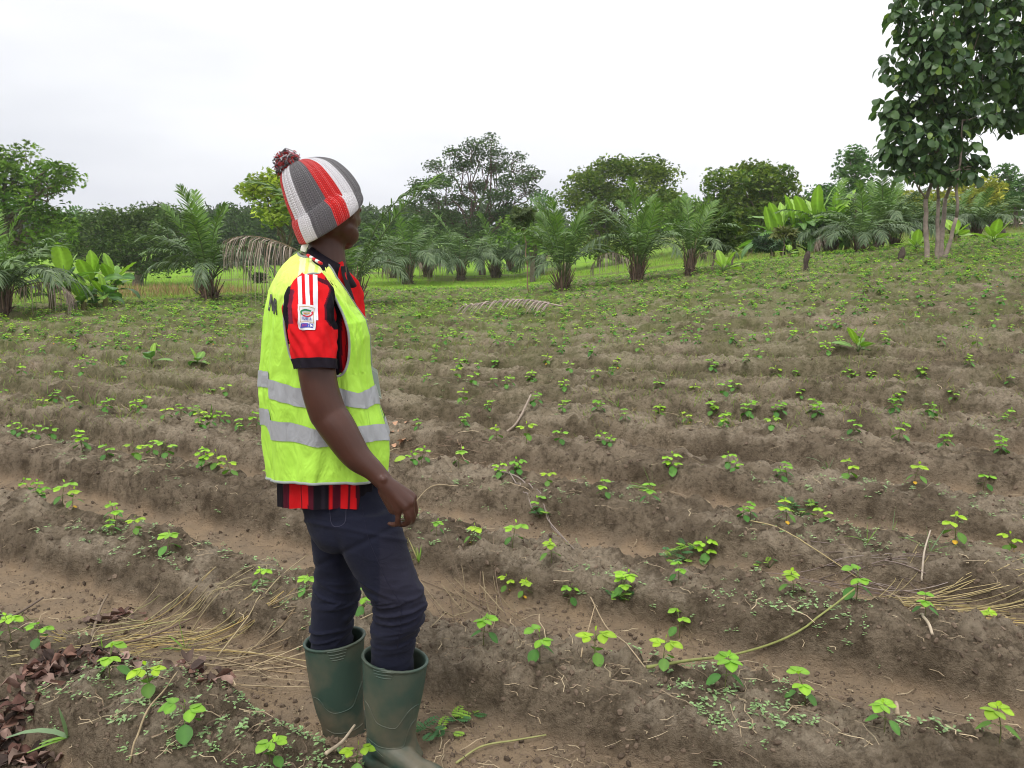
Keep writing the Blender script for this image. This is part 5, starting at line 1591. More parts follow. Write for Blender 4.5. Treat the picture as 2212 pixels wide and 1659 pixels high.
bone(body, [A(852, 1062, yh+.030), A(872, 1082, yh+.048), A(884, 1100, yh+.060), A(880, 1112, yh+.064)], [.0135, .0125, .0105, .0088], 14)   # thumb
# left arm, hidden behind the trunk, hanging
YL = 0.165
bone(body, [A(700, 650, YL), A(705, 740, YL+.03), A(718, 850, YL+.04)], [.052, .050, .044])
bone(body, [A(718, 850, YL+.04), A(740, 930, YL+.04), A(765, 1000, YL+.035)], [.044, .038, .025])
WL = A(768, 1008, YL+.035)
for i in range(4):
    q = WL+np.array((.02+.014*i, -.01, -.075+.010*i)); bone(body, [WL, q], [.018, .014])
    bone(body, [q, q+(.006, -.006, -.035), q+(-.004, -.018, -.058), q+(-.022, -.022, -.060)], [.009, .0085, .008, .0065], 12)
bone(body, [WL+(.02, -.01, -.02), WL+(.055, -.03, -.045), WL+(.05, -.035, -.085)], [.013, .011, .008], 12)
body_o = remeshed('body', body, .0030, 12, M['skin'], person, .5)
# eyes
for s in (-1, 1):
    mb = MB(); c = hc+hf*.078+hs*.030*s+(0, 0, -.018); ball(mb, c, .0095)
    Cc = np.array((.40, .36, .33))*np.ones((len(ICO_V), 1)); Cc[(ICO_V @ norm(hf)) > .82] = (.03, .015, .01); mb.c[0] = Cc
    mb.build('eye', attr_mat('eye', .2, .5) if s < 0 else bpy.data.materials['eye'], person)

# ---- lofted garments: rows give left and right outline in photo pixels
class Loft:
    def __init__(s, rows, b, yc=0.0, sag=None, sq=.88, under=None):
        s.under = under
        R = np.array(rows, float)      # v, xl, xr
        s.v, s.xl, s.xr = R[:, 0], R[:, 1], R[:, 2]
        s.b = np.array(b, float); s.yc = np.array(yc if hasattr(yc, '__len__') else [(s.v[0], yc), (s.v[-1], yc)], float)
        s.sag = sag; s.sq = sq
    def __call__(s, th, v, off=0.0):
        """th 0 = left outline, pi = right outline, near side between; off pushes outward (m)"""
        th = np.asarray(th, float); v = np.asarray(v, float); th, v = np.broadcast_arrays(th, v)
        near = np.abs(np.sin(th))
        c = np.cos(th)
        L = np.interp(v, s.v, s.xl); R = np.interp(v, s.v, s.xr)
        b = np.interp(v, s.b[:, 0], s.b[:, 1])+off; yc = np.interp(v, s.yc[:, 0], s.yc[:, 1])
        w = (R-L)/2+off/PX
        px = (L+R)/2-w*np.sign(c)*np.abs(c)**s.sq
        sag = 0 if s.sag is None else np.interp(v, s.sag[0], s.sag[1])
        py = v+sag*near
        dep = b*near**s.sq
        if s.under is not None:          # lie on top of the garment below
            u = s.under; w2 = v < 1000
            L2 = np.interp(py, u.v, u.xl); R2 = np.interp(py, u.v, u.xr)
            cc = np.clip(np.abs((px-(L2+R2)/2)/((R2-L2)/2)), 0, 1)**(1/u.sq)
            d2 = np.interp(py, u.b[:, 0], u.b[:, 1])*np.sqrt(1-cc**2)**u.sq+.005+off*.5
            dep = np.where(w2, np.maximum(dep, d2), dep)
        P = at_arr(px, py, YB+yc-dep)
        far = np.sin(th) < 0
        Q = at_arr(px, py, YB+yc+dep)
        P[..., 0] = np.where(far, Q[..., 0], P[..., 0]); P[..., 1] = np.where(far, Q[..., 1], P[..., 1])
        return P
    def grid(s, v0, v1, nv, nt, off=0.0, wob=None):
        th = np.linspace(0, 2*math.pi, nt, endpoint=False); v = np.linspace(v0, v1, nv)
        T, Vv = np.meshgrid(th, v)
        P = s(T, Vv, off)
        if wob is not None: P = P+wob(T, Vv)
        i = np.arange(nv-1)[:, None]*nt; j = np.arange(nt)[None]
        F = np.stack([i+j, i+nt+j, i+nt+(j+1) % nt, i+(j+1) % nt], -1).reshape(-1, 4)
        return P.reshape(-1, 3), F, T.ravel(), Vv.ravel()

def pip(px, py, poly):
    poly = np.asarray(poly); ins = np.zeros(np.shape(px), bool); n = len(poly); j = n-1
    for i in range(n):
        xi, yi = poly[i]; xj, yj = poly[j]
        c = ((yi > py) != (yj > py)) & (px < (xj-xi)*(py-yi)/(yj-yi+1e-9)+xi)
        ins ^= c; j = i
    return ins

SHIRT = Loft([(556, 650, 742), (575, 628, 744), (593, 616, 748), (627, 604, 757), (650, 598, 766), (672, 594, 773), (700, 592, 783), (760, 586, 788), (850, 584, 798), (950, 590, 812), (1036, 601, 808), (1094, 603, 806)],
             [(556, .035), (575, .080), (593, .110), (627, .138), (700, .152), (1040, .150), (1094, .150)], sag=([556, 620, 1036, 1094], [10, 14, 6, 6]), sq=.84)
VEST = Loft([(545, 650, 676), (556, 633, 686), (570, 619, 704), (582, 611, 713), (600, 601, 723), (627, 588, 743), (646, 583, 755), (662, 579, 766), (690, 575, 786), (725, 572, 795),
             (784, 568, 797), (824, 566.5, 804), (850, 567, 811), (880, 569.5, 817), (923, 572.5, 831), (945, 574, 837), (990, 579, 838.5), (1014, 582, 836), (1034, 585, 832)],
            [(545, .045), (556, .075), (570, .115), (582, .140), (600, .165), (627, .180), (690, .180), (800, .172), (900, .172), (1034, .170)],
            sag=([545, 620, 800, 1034], [10, 14, 10, 12]), sq=.82, under=SHIRT)
def fold(T, V):
    """soft vertical folds, stronger towards the hem and down the back"""
    a = .0045*np.sin(T*9+.5*np.sin(V*.02)+1.3)*np.interp(V, [560, 700, 1034], [.2, .6, 1.1])
    a += .0035*np.sin(T*23+V*.013)*np.interp(V, [560, 640, 900, 1034], [.4, 1, .35, .5])
    a += .007*np.exp(-((T-.42)/.07)**2)*np.interp(V, [600, 700, 1034], [0, 1, 1])-.008*np.exp(-((T-.30)/.06)**2)*np.interp(V, [600, 780, 1034], [0, 1, 1])
    a += .003*fbm(T*5, V*.02, 3, 5)
    # wrinkles running down from the shoulder on the chest strip
    a += .0025*np.sin(T*40-V*.03)*(T > 2.2)*(T < 3.2)*(V < 800)
    a = a*np.where(T > 2.6, np.interp(V, [560, 800, 900], [.12, .3, .8]), 1)*np.where(T > 3.4, 1.0, 1)
    c, s = np.cos(T), np.sin(T)
    return np.stack([-c*a, -s*a, 0*a], -1)
ARMHOLE = [(613, 661.6), (619.8, 638.8), (628.9, 620.6), (642.6, 604.6), (660.8, 594.5), (676.8, 591), (690.4, 593), (699.6, 600), (713.2, 622.9), (731.5, 659.3), (744, 688), (753.4, 725),
           (753.4, 771.7), (744, 802.6), (728.6, 813), (700, 812), (660, 800), (632, 780), (620, 740), (614, 700)]
vest_root = None
def build_vest():
    P, F, T, Vv = VEST.grid(545, 1034, 240, 300, .006, fold)
    farm = np.sin(T) < 0                                  # the hidden side is cut like the near one
    px, py = to_px(VEST(np.where(farm, 2*math.pi-T, T), Vv, .006))
    ins = pip(px, py, ARMHOLE)
    # neck and front opening: the far front edge is left open too
    F = F[~np.all(ins[F], 1)]
    col = np.array((0.45, 0.80, 0.085))*np.ones((len(P), 1))
    # white shirt stripes that shine through the thin fabric on the shoulder, and light falling on the shoulder painted in as a paler yellow
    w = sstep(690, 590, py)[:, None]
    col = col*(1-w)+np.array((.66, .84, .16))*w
    for x0, x1 in ((648, 661), (669, 682), (690, 700)):
        xx = x0+(py-560)*-.12
        m = (py < 612) & (px > xx) & (px < xx+(x1-x0)) & ~farm
        col[m] = col[m]*.35+np.array((.88, .92, .55))*.65
    mb = MB(); mb.add(P, F, col)
    o = mb.build('safety_vest', M['vest'], person); o['label'] = 'fluorescent yellow green sleeveless safety vest'
    return o, P, px, py, farm
vest, VP, vpx, vpy, vfar = build_vest()
def bvh_of(o):
    dg = None
    V = mesh_np(o.data); Fs = [tuple(p.vertices) for p in o.data.polygons]
    return BVHTree.FromPolygons([Vector(v) for v in V], Fs)
def cast(bvh, px, py, default_y=None):
    a, dy, dz = ray(px, py)
    d = Vector((a, dy, dz)).normalized()
    loc, nor, idx, dist = bvh.ray_cast(Vector((0, 0, CAMZ)), d)
    if loc is None: return None, None
    if nor.dot(d) > 0: nor = -nor
    return np.array(loc), np.array(nor)
VB_full = None
def vest_edge_tube(poly, rad, name, parent, closed=True):
    """grey tape sewn along an edge given in photo pixels; on the visible side and mirrored on the other"""
    near = ~vfar
    Q = VP[near]; qx, qy = vpx[near], vpy[near]
    pts = spline(np.array([(x, y, 0) for x, y in (poly+poly[:1] if closed else poly)]), 140)
    out = []
    for x, y, _ in pts:
        i = np.argmin((qx-x)**2+(qy-y)**2)
        # keep the exact pixel, take the depth from the cloth
        out.append(at(x, y, Q[i, 1]-.001))
    mb = MB(); add_tube(mb, out, rad, 6, (.30, .32, .32))
    o2 = np.array(out); o2[:, 0] *= (2*YB-o2[:, 1])/o2[:, 1]; o2[:, 1] = 2*YB-o2[:, 1]; add_tube(mb, o2, rad, 6, (.30, .32, .32))
    mb.build(name, M['trim'], parent)
vest_edge_tube(ARMHOLE, .0032, 'edge_tape', vest)
def ring_tube(loft, v, rad, name, parent, mat, col, off=.006, wob=fold, n=200, t0=0, t1=2*math.pi):
    th = np.linspace(t0, t1, n); P = loft(th, v+0*th, off)
    if wob is not None: P = P+wob(th, v+0*th)
    mb = MB(); add_tube(mb, P, rad, 6, col); return mb.build(name, mat, parent)
ring_tube(VEST, 1033, .0042, 'edge_tape', vest, M['trim'], (.30, .33, .32))
# neckline / front edge: along the right outline and round the neck
mb = MB()
vv = np.linspace(548, 1030, 160); P = VEST(math.pi+0*vv, vv, .006)+fold(math.pi+0*vv, vv); add_tube(mb, P, .0030, 6, (.24, .27, .24))
th = np.linspace(0, 2*math.pi, 60); add_tube(mb, VEST(th, 546+0*th, .006), .0035, 6, (.24, .27, .24))
mb.build('edge_tape', M['trim'], vest)
# reflective strips
def strip(top, bot, name='reflective_strip'):
    nt = 260; th = np.linspace(0, 2*math.pi, nt, endpoint=False)
    thm = np.where(np.sin(th) < 0, 2*math.pi-th, th)
    V = []; m = 6
    for k in range(m):
        f = k/(m-1)
        v = 860+0*th
        for _ in range(6):
            Pn = VEST(thm, v, .008); x, y = to_px(Pn)
            ty = np.interp(x, top[0], top[1])*(1-f)+np.interp(x, bot[0], bot[1])*f
            v = v+(ty-y)
        V.append(VEST(th, v, .0088)+fold(th, v))
    V = np.array(V).reshape(-1, 3)
    i = np.arange(m-1)[:, None]*nt; j = np.arange(nt)[None]
    F = np.stack([i+j, i+nt+j, i+nt+(j+1) % nt, i+(j+1) % nt], -1).reshape(-1, 4)
    mb = MB(); mb.add(V, F, (.36, .375, .40)); mb.build(name, M['strip'], vest)
strip(([566, 577, 583, 633, 680, 730, 772, 795, 812], [800, 803, 818, 837, 842, 838, 849, 842, 828]), ([566, 577, 583, 633, 680, 730, 772, 795, 812], [835, 838, 860, 877, 884, 875, 881, 883, 872]))
strip(([566, 577, 583, 642, 688, 735, 778, 830], [882, 884, 907, 917, 928, 926, 920, 915]), ([566, 577, 583, 642, 688, 735, 778, 830], [917, 919, 949, 957, 966, 964, 957, 951]))
# lettering on the back panel
VBVH = bvh_of(vest)
def stroke(mb, bvh, pts, wpx, off=.0022, col=(.02, .02, .02), n=14):
    """flat painted stroke following the surface, pts in photo pixels"""
    S = spline(np.array([(x, y, 0) for x, y in pts]), n) if len(pts) > 2 else np.linspace((*pts[0], 0), (*pts[1], 0), n)
    T = norm(np.gradient(S, axis=0)); Nn = np.stack([-T[:, 1], T[:, 0]], 1)*wpx/2
    V = []; ok = []
    for s, nn in zip(S, Nn):
        for sg in (-1, 1):
            l, nr = cast(bvh, s[0]+nn[0]*sg, s[1]+nn[1]*sg)
            ok.append(l is not None); V.append(l+nr*off if l is not None else (0, 0, 0))
    F = [(2*i, 2*i+1, 2*i+3, 2*i+2) for i in range(n-1) if all(ok[2*i:2*i+4])]
    if F: mb.add(V, F, col)
mb = MB()
for pts, w in (([(582, 671), (587, 636)], 3.2), ([(587, 636), (591, 672)], 4.0), ([(591, 672), (594.5, 644)], 3.2), ([(597, 646), (592, 672)], 1.6),
               ([(598, 648), (598, 662)], 1.6), ([(597.5, 660), (592.5, 678)], 2.2), ([(597.5, 662), (598.5, 680)], 1.8)):
    stroke(mb, VBVH, pts, w)
if mb.v:
    o = mb.build('lettering', M['trim'], vest); o['label'] = 'black printed letters on the back of the vest'

# ---- shirt
RED, BLK, MAR = np.array((.62, .012, .016)), np.array((.010, .008, .012)), np.array((.075, .008, .018))
def shirt_build():
    P, F, T, Vv = SHIRT.grid(556, 1094, 170, 240, 0, lambda T, V: fold(T, V)*np.interp(V, [650, 760, 1000], [0, .3, .8])[..., None])
    tn = np.where(np.sin(T) < 0, 2*math.pi-T, T)
    px, py = to_px(SHIRT(tn, Vv))
    C = RED*np.ones((len(P), 1))
    # vertical stripes, edges read from the hem
    stops = [(0, BLK), (613, MAR), (627, RED*.8), (646, RED*.95), (649, BLK), (650, RED*.95), (664, MAR), (679, BLK), (694, BLK*2), (700, BLK), (712, RED*.85), (718, MAR), (735, RED), (752, MAR), (756, RED), (768, MAR), (778, BLK), (900, BLK)]
    sx = px+np.interp(py, [600, 1094], [22, 0])*0
    for i in range(len(stops)-1):
        m = (sx >= stops[i][0]) & (sx < stops[i+1][0]) & (py > 900); C[m] = stops[i][1]
    up = py <= 900
    C[up & (px < 626)] = BLK; C[up & (px >= 626) & (px < 632)] = MAR
    C[up & (px > 718) & (px < 734) & (py > 640)] = BLK*1.2; C[up & (px >= 734) & (px < 739) & (py > 640)] = MAR
    C[up & (px > 746.5) & (px < 748.5) & (py > 690)] = MAR
    mb = MB(); mb.add(P, F, C)
    o = mb.build('shirt', M['shirt'], person); o['label'] = 'red and black striped football shirt'
    return o
shirt = shirt_build()
# collar, black, standing round the neck and running down the front edge
def collar():
    mb = MB(); n = 60; th = np.linspace(0, 2*math.pi, n, endpoint=False)
    rows = [((667, 527), (741, 572), .066, 0), ((665, 535), (742, 579), .078, 1), ((662, 545), (744, 590), .094, 2), ((665, 555), (748, 604), .112, 3), ((678, 566), (753, 620), .124, 4)]
    V = []
    for (l, r, b, k) in rows:
        c = np.cos(th); s = np.sin(th)
        px = (l[0]+r[0])/2-(r[0]-l[0])/2*c; py = (l[1]+r[1])/2-(r[1]-l[1])/2*c+(4+4*k)*np.abs(s)
        P = at_arr(px, py, YB-b*np.abs(s)); P[:, 1] = np.where(s < 0, 2*YB-P[:, 1], P[:, 1]); V.append(P)
    m = len(rows); V = np.array(V).reshape(-1, 3)
    i = np.arange(m-1)[:, None]*n; j = np.arange(n)[None]
    F = np.stack([i+j, i+n+j, i+n+(j+1) % n, i+(j+1) % n], -1).reshape(-1, 4)
    mb.add(V, F, BLK*1.3)
    o = mb.build('collar', M['shirt'], shirt); o['label'] = 'black collar'
    md = o.modifiers.new('thick', 'SOLIDIFY'); md.thickness = .004
    # placket strip on the front edge
    mb = MB(); vv = np.linspace(575, 700, 30); Vx = []
    for t in vv:
        x = np.interp(t, [570, 593, 627, 671, 700], [743, 746, 757, 771.5, 780])
        Vx += [at(x-8, t, YB-.085), at(x-2.5, t, YB-.05), at(x+2.5, t, YB+.0)]
    F = []
    for i in range(len(vv)-1):
        a = 3*i; F += [(a, a+3, a+4, a+1), (a+1, a+4, a+5, a+2)]
    mb.add(Vx, F, BLK*1.3); mb.build('placket', M['shirt'], shirt)
collar()
# white label tab sticking up at the nape
mb = MB()
tabp = [(648.5, 541), (650, 533), (654, 526), (661, 523.5), (667, 527.5), (664, 535), (659, 545)]
cs = [at(x, y, YB-.050) for x, y in tabp]+[at(656, 534, YB-.054)]
mb.add(cs, [(i, (i+1) % 7, 7) for i in range(7)], (.78, .78, .74)); cs2 = [at(x, y, YB-.046) for x, y in tabp]+[at(656, 534, YB-.046)]
mb.add(cs2, [((i+1) % 7, i, 7) for i in range(7)], (.78, .78, .74))
mb.build('label_tab', M['trim'], shirt)
# red and white piping by the collar
mb = MB()
for i in range(5):
    x0 = 664+i*6.2; y0 = 551+i*3.8
    add_tube(mb, [at(x0, y0, YB-.080-.012*i), at(x0+6, y0+3.6, YB-.088-.012*i)], .0042, 6, (.75, .75, .72) if i % 2 else tuple(RED))
mb.build('neck_piping', M['trim'], shirt)

SLEEVE = Loft([(588, 652, 694), (597, 640, 702), (606, 631, 708), (620, 623, 716), (640, 616.5, 721), (661, 613, 724), (690, 615, 724), (710, 618, 725), (740, 625, 726), (771, 632, 727), (796, 638, 728)],
              [(588, .030), (597, .045), (620, .062), (661, .073), (740, .075), (796, .068)], yc=[(588, -.135), (640, -.155), (720, -.178), (796, -.200)], sag=([588, 640, 771, 796], [5, 8, -4, -4]), sq=.9)
def swob(T, V):
    a = .004*np.sin(T*5+V*.05)+.003*np.sin(T*11-V*.09)+.0045*fbm(T*3, V*.03, 3, 9)
    a = a*np.interp(V, [588, 620, 700, 796], [.2, .8, 1, .5])
    return np.stack([-np.cos(T)*a, -np.sin(T)*a, 0*a], -1)
def sleeve_build():
    P, F, T, Vv = SLEEVE.grid(588, 778, 120, 160, 0, swob)
    px, py = to_px(P); near = np.sin(T) > 0
    C = RED*np.ones((len(P), 1))
    e = np.interp(py, [590, 625, 640, 660, 690, 700, 715], [700, 716, 711, 704, 706, 714, 722])
    e0 = np.interp(py, [590, 614, 640, 700], [690, 716, 724, 724])
    m = (px > e) & (py < 712) & (py > 606); C[m] = BLK
    m = (px > e-4) & (px <= e) & (py < 705) & (py > 600); C[m] = MAR
    m = (py > 596) & (py < 616) & (px > 684+(py-596)*.3) & (px < 716) & (py > 598+(px-684)*.35) & (py < 606+(px-684)*.45); C[m] = MAR
    l = np.interp(py, [620, 660, 700, 720], [624, 617, 620, 617]); m = (px < l+4) & (py < 712); C[m] = BLK
    m = (px >= l+4) & (px < l+13) & (py < 700) & (py > 625); C[m] = MAR*2
    C[~near] = RED
    mb = MB(); mb.add(P, F, C); o = mb.build('sleeve', M['shirt'], shirt); o['label'] = 'short red sleeve with black panels'
    # cuff band
    P, F, T, Vv = SLEEVE.grid(776, 798, 12, 120, .003, swob); mb = MB(); mb.add(P, F, BLK*1.5)
    Pi, Fi, _, _ = SLEEVE.grid(797.5, 776, 8, 120, -.004, swob); mb.add(Pi, Fi, BLK)
    c = mb.build('sleeve_cuff', M['shirt'], shirt)
    return o
sleeve = sleeve_build()
# left sleeve, mirrored on the hidden side
P, F, T, Vv = SLEEVE.grid(588, 778, 50, 60, 0, swob); P[:, 1] = 2*YB-P[:, 1]; mb = MB(); mb.add(P, F[:, ::-1], RED); mb.build('sleeve', M['shirt'], shirt)

SB = bvh_of(sleeve)
def grid_patch(mb, bvh, quad, nx, ny, off, col, round_=0.0):
    """cloth patch over a pixel quad (tl, tr, br, bl) pressed on the surface"""
    q = np.array(quad, float); V = []; ok = []
    for j in range(ny+1):
        for i in range(nx+1):
            u, v = i/nx, j/ny
            if round_:
                cu = 1-round_*(abs(2*v-1)**6)*.5; u = .5+(u-.5)*cu
                cv = 1-round_*(abs(2*u-1)**6)*.35; v2 = .5+(v-.5)*cv
            else: v2 = v
            p = (q[0]*(1-u)+q[1]*u)*(1-v2)+(q[3]*(1-u)+q[2]*u)*v2
            l, n = cast(bvh, p[0], p[1]); ok.append(l is not None); V.append(l+n*off if l is not None else (0, 0, 0))
    F = []
    for j in range(ny):
        for i in range(nx):
            a = j*(nx+1)+i; f = (a, a+1, a+nx+2, a+nx+1)
            if all(ok[k] for k in f): F.append(f)
    mb.add(V, F, col)
WH = (.74, .75, .80)
for (tl, tr, br, bl) in (((643.0, 600), (651.6, 596), (654, 661), (645.5, 661)), ((658.4, 590), (667.6, 589), (669.8, 661), (661, 661)), ((675.8, 589), (685.4, 591), (687, 692), (677.2, 692))):
    mb = MB(); grid_patch(mb, SB, (tl, tr, br, bl), 4, 24, .0012, WH); mb.build('white_stripe', M['shirt'], shirt)
def badge():
    mb = MB()
    f = lambda u, v: (643.3+(681.5-643.3)*u+2.2*v, 656.8+55.5*v+2.2*u*(1-v)+1.5*u)
    quad = [f(0, 0), f(1, 0), f(1, 1), f(0, 1)]
    grid_patch(mb, SB, quad, 14, 20, .0026, (.72, .72, .75), .16)
    def fp(pts, w, col, off=.0036, n=14): stroke(mb, SB, [f(*p) for p in pts], w, off, col, n)
    gold = (.45, .28, .08)
    fp([(.10, .12), (.5, .07), (.90, .12)], .9, gold); fp([(.10, .12), (.14, .4), (.13, .70)], .9, gold); fp([(.90, .12), (.87, .4), (.90, .70)], .9, gold); fp([(.13, .70), (.5, .66), (.90, .70)], .9, gold)
    # emblem: green and red arcs round a gold oval
    c = (.50, .33)
    arc = lambda a0, a1, rx, ry: [(c[0]+rx*math.cos(math.radians(a)), c[1]+ry*math.sin(math.radians(a))) for a in np.linspace(a0, a1, 9)]
    fp(arc(150, 315, .32, .135), 3.3, (.02, .24, .10), n=22); fp(arc(130, 165, .33, .12), 2.0, (.02, .24, .10))
    fp(arc(-30, 135, .32, .125), 3.3, (.60, .02, .05), n=22)
    fp([(.34, .33), (.5, .325), (.66, .32)], 3.6, (.60, .36, .10), n=8)
    fp([(.44, .355), (.52, .31), (.55, .35)], .5, (.8, .8, .8), .0042)
    # the sponsor lozenge
    fp([(.16, .83), (.5, .825), (.86, .83)], 9.5, (.05, .07, .42), n=12)
    for k in range(3): fp([(.22, .79+.035*k), (.46, .785+.035*k)], .9, (.45, .06, .25), .0042, n=6)
    o = mb.build('sleeve_badge', M['trim'], shirt); o['label'] = 'white sleeve badge with green and red emblem above blue lozenge'
    # words
    def text(body_, cx, cy, size, sx, col, name='badge_lettering'):
        cu = bpy.data.curves.new('t', 'FONT'); cu.body = body_; cu.align_x = 'CENTER'; cu.size = 1; cu.offset = .018; cu.resolution_u = 2
        to = bpy.data.objects.new('t', cu); COL.objects.link(to); dg = bpy.context.evaluated_depsgraph_get(); dg.update()
        me = bpy.data.meshes.new_from_object(to.evaluated_get(dg)); bpy.data.objects.remove(to, do_unlink=True)
        V = mesh_np(me); out = np.zeros_like(V)
        for i, q in enumerate(V):
            u = cx+q[0]*size*sx/38; v = cy-q[1]*size/55
            x, y = f(u, v); l, n = cast(SB, x, y); out[i] = l+n*.0048
        set_np(me, out); set_col(me, np.array(col)*np.ones((len(V), 1))); me.materials.clear(); me.materials.append(M['trim'])
        me.name = name; t = new_obj(name, me, shirt, True)
    text('SERIE A', .50, .60, 8.2, .86, (.07, .11, .38)); text('TIM', .70, .885, 9.5, .80, (.8, .82, .86))
badge()

# ---- trousers
def closed_loft(mb, rows, nt=40, sq=.95, px_b=None):
    """rows: (xl, yl, xr, yr, depth offset, half depth)"""
    th = np.linspace(0, 2*math.pi, nt, endpoint=False); V = []
    R = spline(np.array(rows, float)[:, :3], (len(rows)-1)*6+1); R2 = spline(np.array(rows, float)[:, 3:6], (len(rows)-1)*6+1)
    R = np.concatenate([R, R2], 1)
    for xl, yl, xr, yr, dy, b in R:
        c = np.cos(th); s = np.sin(th)
        L = A(xl, yl, dy); Rr = A(xr, yr, dy); m = (L+Rr)/2; h = (Rr-L)/2
        P = m[None]-h[None]*(np.sign(c)*np.abs(c)**sq)[:, None]; P[:, 1] -= b*np.sign(s)*np.abs(s)**sq
        V.append(P)
    n = len(V); k = mb.n
    V = np.array(V).reshape(-1, 3)
    c0 = V[:nt].mean(0); c1 = V[-nt:].mean(0)
    i = np.arange(n-1)[:, None]*nt; j = np.arange(nt)[None]
    F = np.stack([i+j, i+nt+j, i+nt+(j+1) % nt, i+(j+1) % nt], -1).reshape(-1, 4)
    mb.add(np.concatenate([V, c0[None], c1[None]]), F)
    jj = np.arange(nt)
    mb.f.append(np.stack([jj, (jj+1) % nt, jj*0+n*nt], -1)+k); mb.f.append(np.stack([(jj+1) % nt+(n-1)*nt, jj+(n-1)*nt, jj*0+n*nt+1], -1)+k)
tr = MB()
closed_loft(tr, [(640, 1040, 820, 1040, 0, .140), (655, 1075, 838, 1075, 0, .142), (664, 1105, 850, 1112, 0, .142), (672, 1135, 856, 1140, 0, .14), (690, 1165, 862, 1165, 0, .12)])
closed_loft(tr, [(676, 1090, 852, 1100, -.055, .085), (698, 1130, 864, 1125, -.065, .092), (718, 1152, 874, 1168, -.070, .092), (736, 1182, 885, 1205, -.072, .088), (762, 1228, 898, 1240, -.075, .083), (787, 1262, 912, 1276, -.078, .077),
                 (810, 1296, 917, 1310, -.078, .074), (812, 1325, 912, 1338, -.074, .072), (806, 1352, 902, 1360, -.07, .068), (804, 1385, 894, 1395, -.068, .063), (803, 1440, 891, 1452, -.066, .060), (806, 1480, 890, 1490, -.066, .058)])
closed_loft(tr, [(664, 1085, 800, 1085, .060, .085), (671, 1120, 790, 1120, .065, .090), (676, 1160, 770, 1160, .070, .088), (680, 1210, 768, 1210, .075, .080), (681, 1245, 774, 1245, .078, .076), (675, 1280, 777, 1280, .08, .072),
                 (673, 1308, 768, 1308, .08, .070), (672, 1340, 757, 1340, .08, .066), (673, 1380, 757, 1380, .082, .062), (676, 1430, 757, 1430, .085, .058)])
trousers = remeshed('trousers', tr, .0042, 6, M['denim'], person)
def trouser_detail():
    me = trousers.data; V = mesh_np(me); N = np.empty(len(V)*3); me.vertices.foreach_get('normal', N); N = N.reshape(-1, 3)
    px, py = to_px(V)
    near = V[:, 1] < YB+.02
    s = py+(px-800)*np.where(py < 1300, .35, -.15)+10*fbm(V[:, 0]*12, V[:, 2]*12, 2, 3)
    knee = np.exp(-((py-1325)/62)**2)+.35*np.exp(-((py-1400)/40)**2)+.05
    wx, wz = V[:, 0]*6+V[:, 1]*5, V[:, 2]*30+V[:, 0]*np.where(py < 1300, 9, -6)
    rd = 1-np.abs(fbm(wx, wz, 2, 8))*2.2
    a = np.clip(rd, 0, 1)**2*.010*knee + .006*fbm(V[:, 0]*11, V[:, 2]*7+V[:, 1]*6, 3, 6)
    a += .004*np.exp(-((py-1145-(px-760)*.2)/5)**2)-.004*np.exp(-((py-1185-(px-760)*-.5)/7)**2)
    set_np(me, V+N*a[:, None])
    C = np.array((.0125, .014, .027))*np.ones((len(V), 1))*(1+.25*fbm(V[:, 0]*8, V[:, 2]*8, 3, 4))[:, None]
    C = C+np.array((.010, .008, .009))*np.exp(-((py-1250)/90)**2)[:, None]*(px > 820)[:, None]     # rubbed thigh and knee
    set_col(me, C)
trouser_detail()
TB = bvh_of(trousers)
def seam(bvh, pts, r, col, name, parent, mat, off=.0004, n=40):
    S = spline(np.array([(x, y, 0) for x, y in pts]), n); P = []
    for x, y, _ in S:
        l, nn = cast(bvh, x, y)
        if l is not None: P.append(l+nn*off)
    mb = MB(); add_tube(mb, P, r, 5, col); return mb.build(name, mat, parent)
seam(TB, [(782, 1095), (795, 1160), (815, 1210), (840, 1262), (862, 1300), (866, 1340), (858, 1400)], .0011, (.018, .018, .034), 'seam', trousers, M['denim'])
seam(TB, [(712, 1098), (716, 1130), (728, 1138), (745, 1128), (748, 1096)], .0010, (.05, .05, .08), 'back_pocket', trousers, M['denim'])

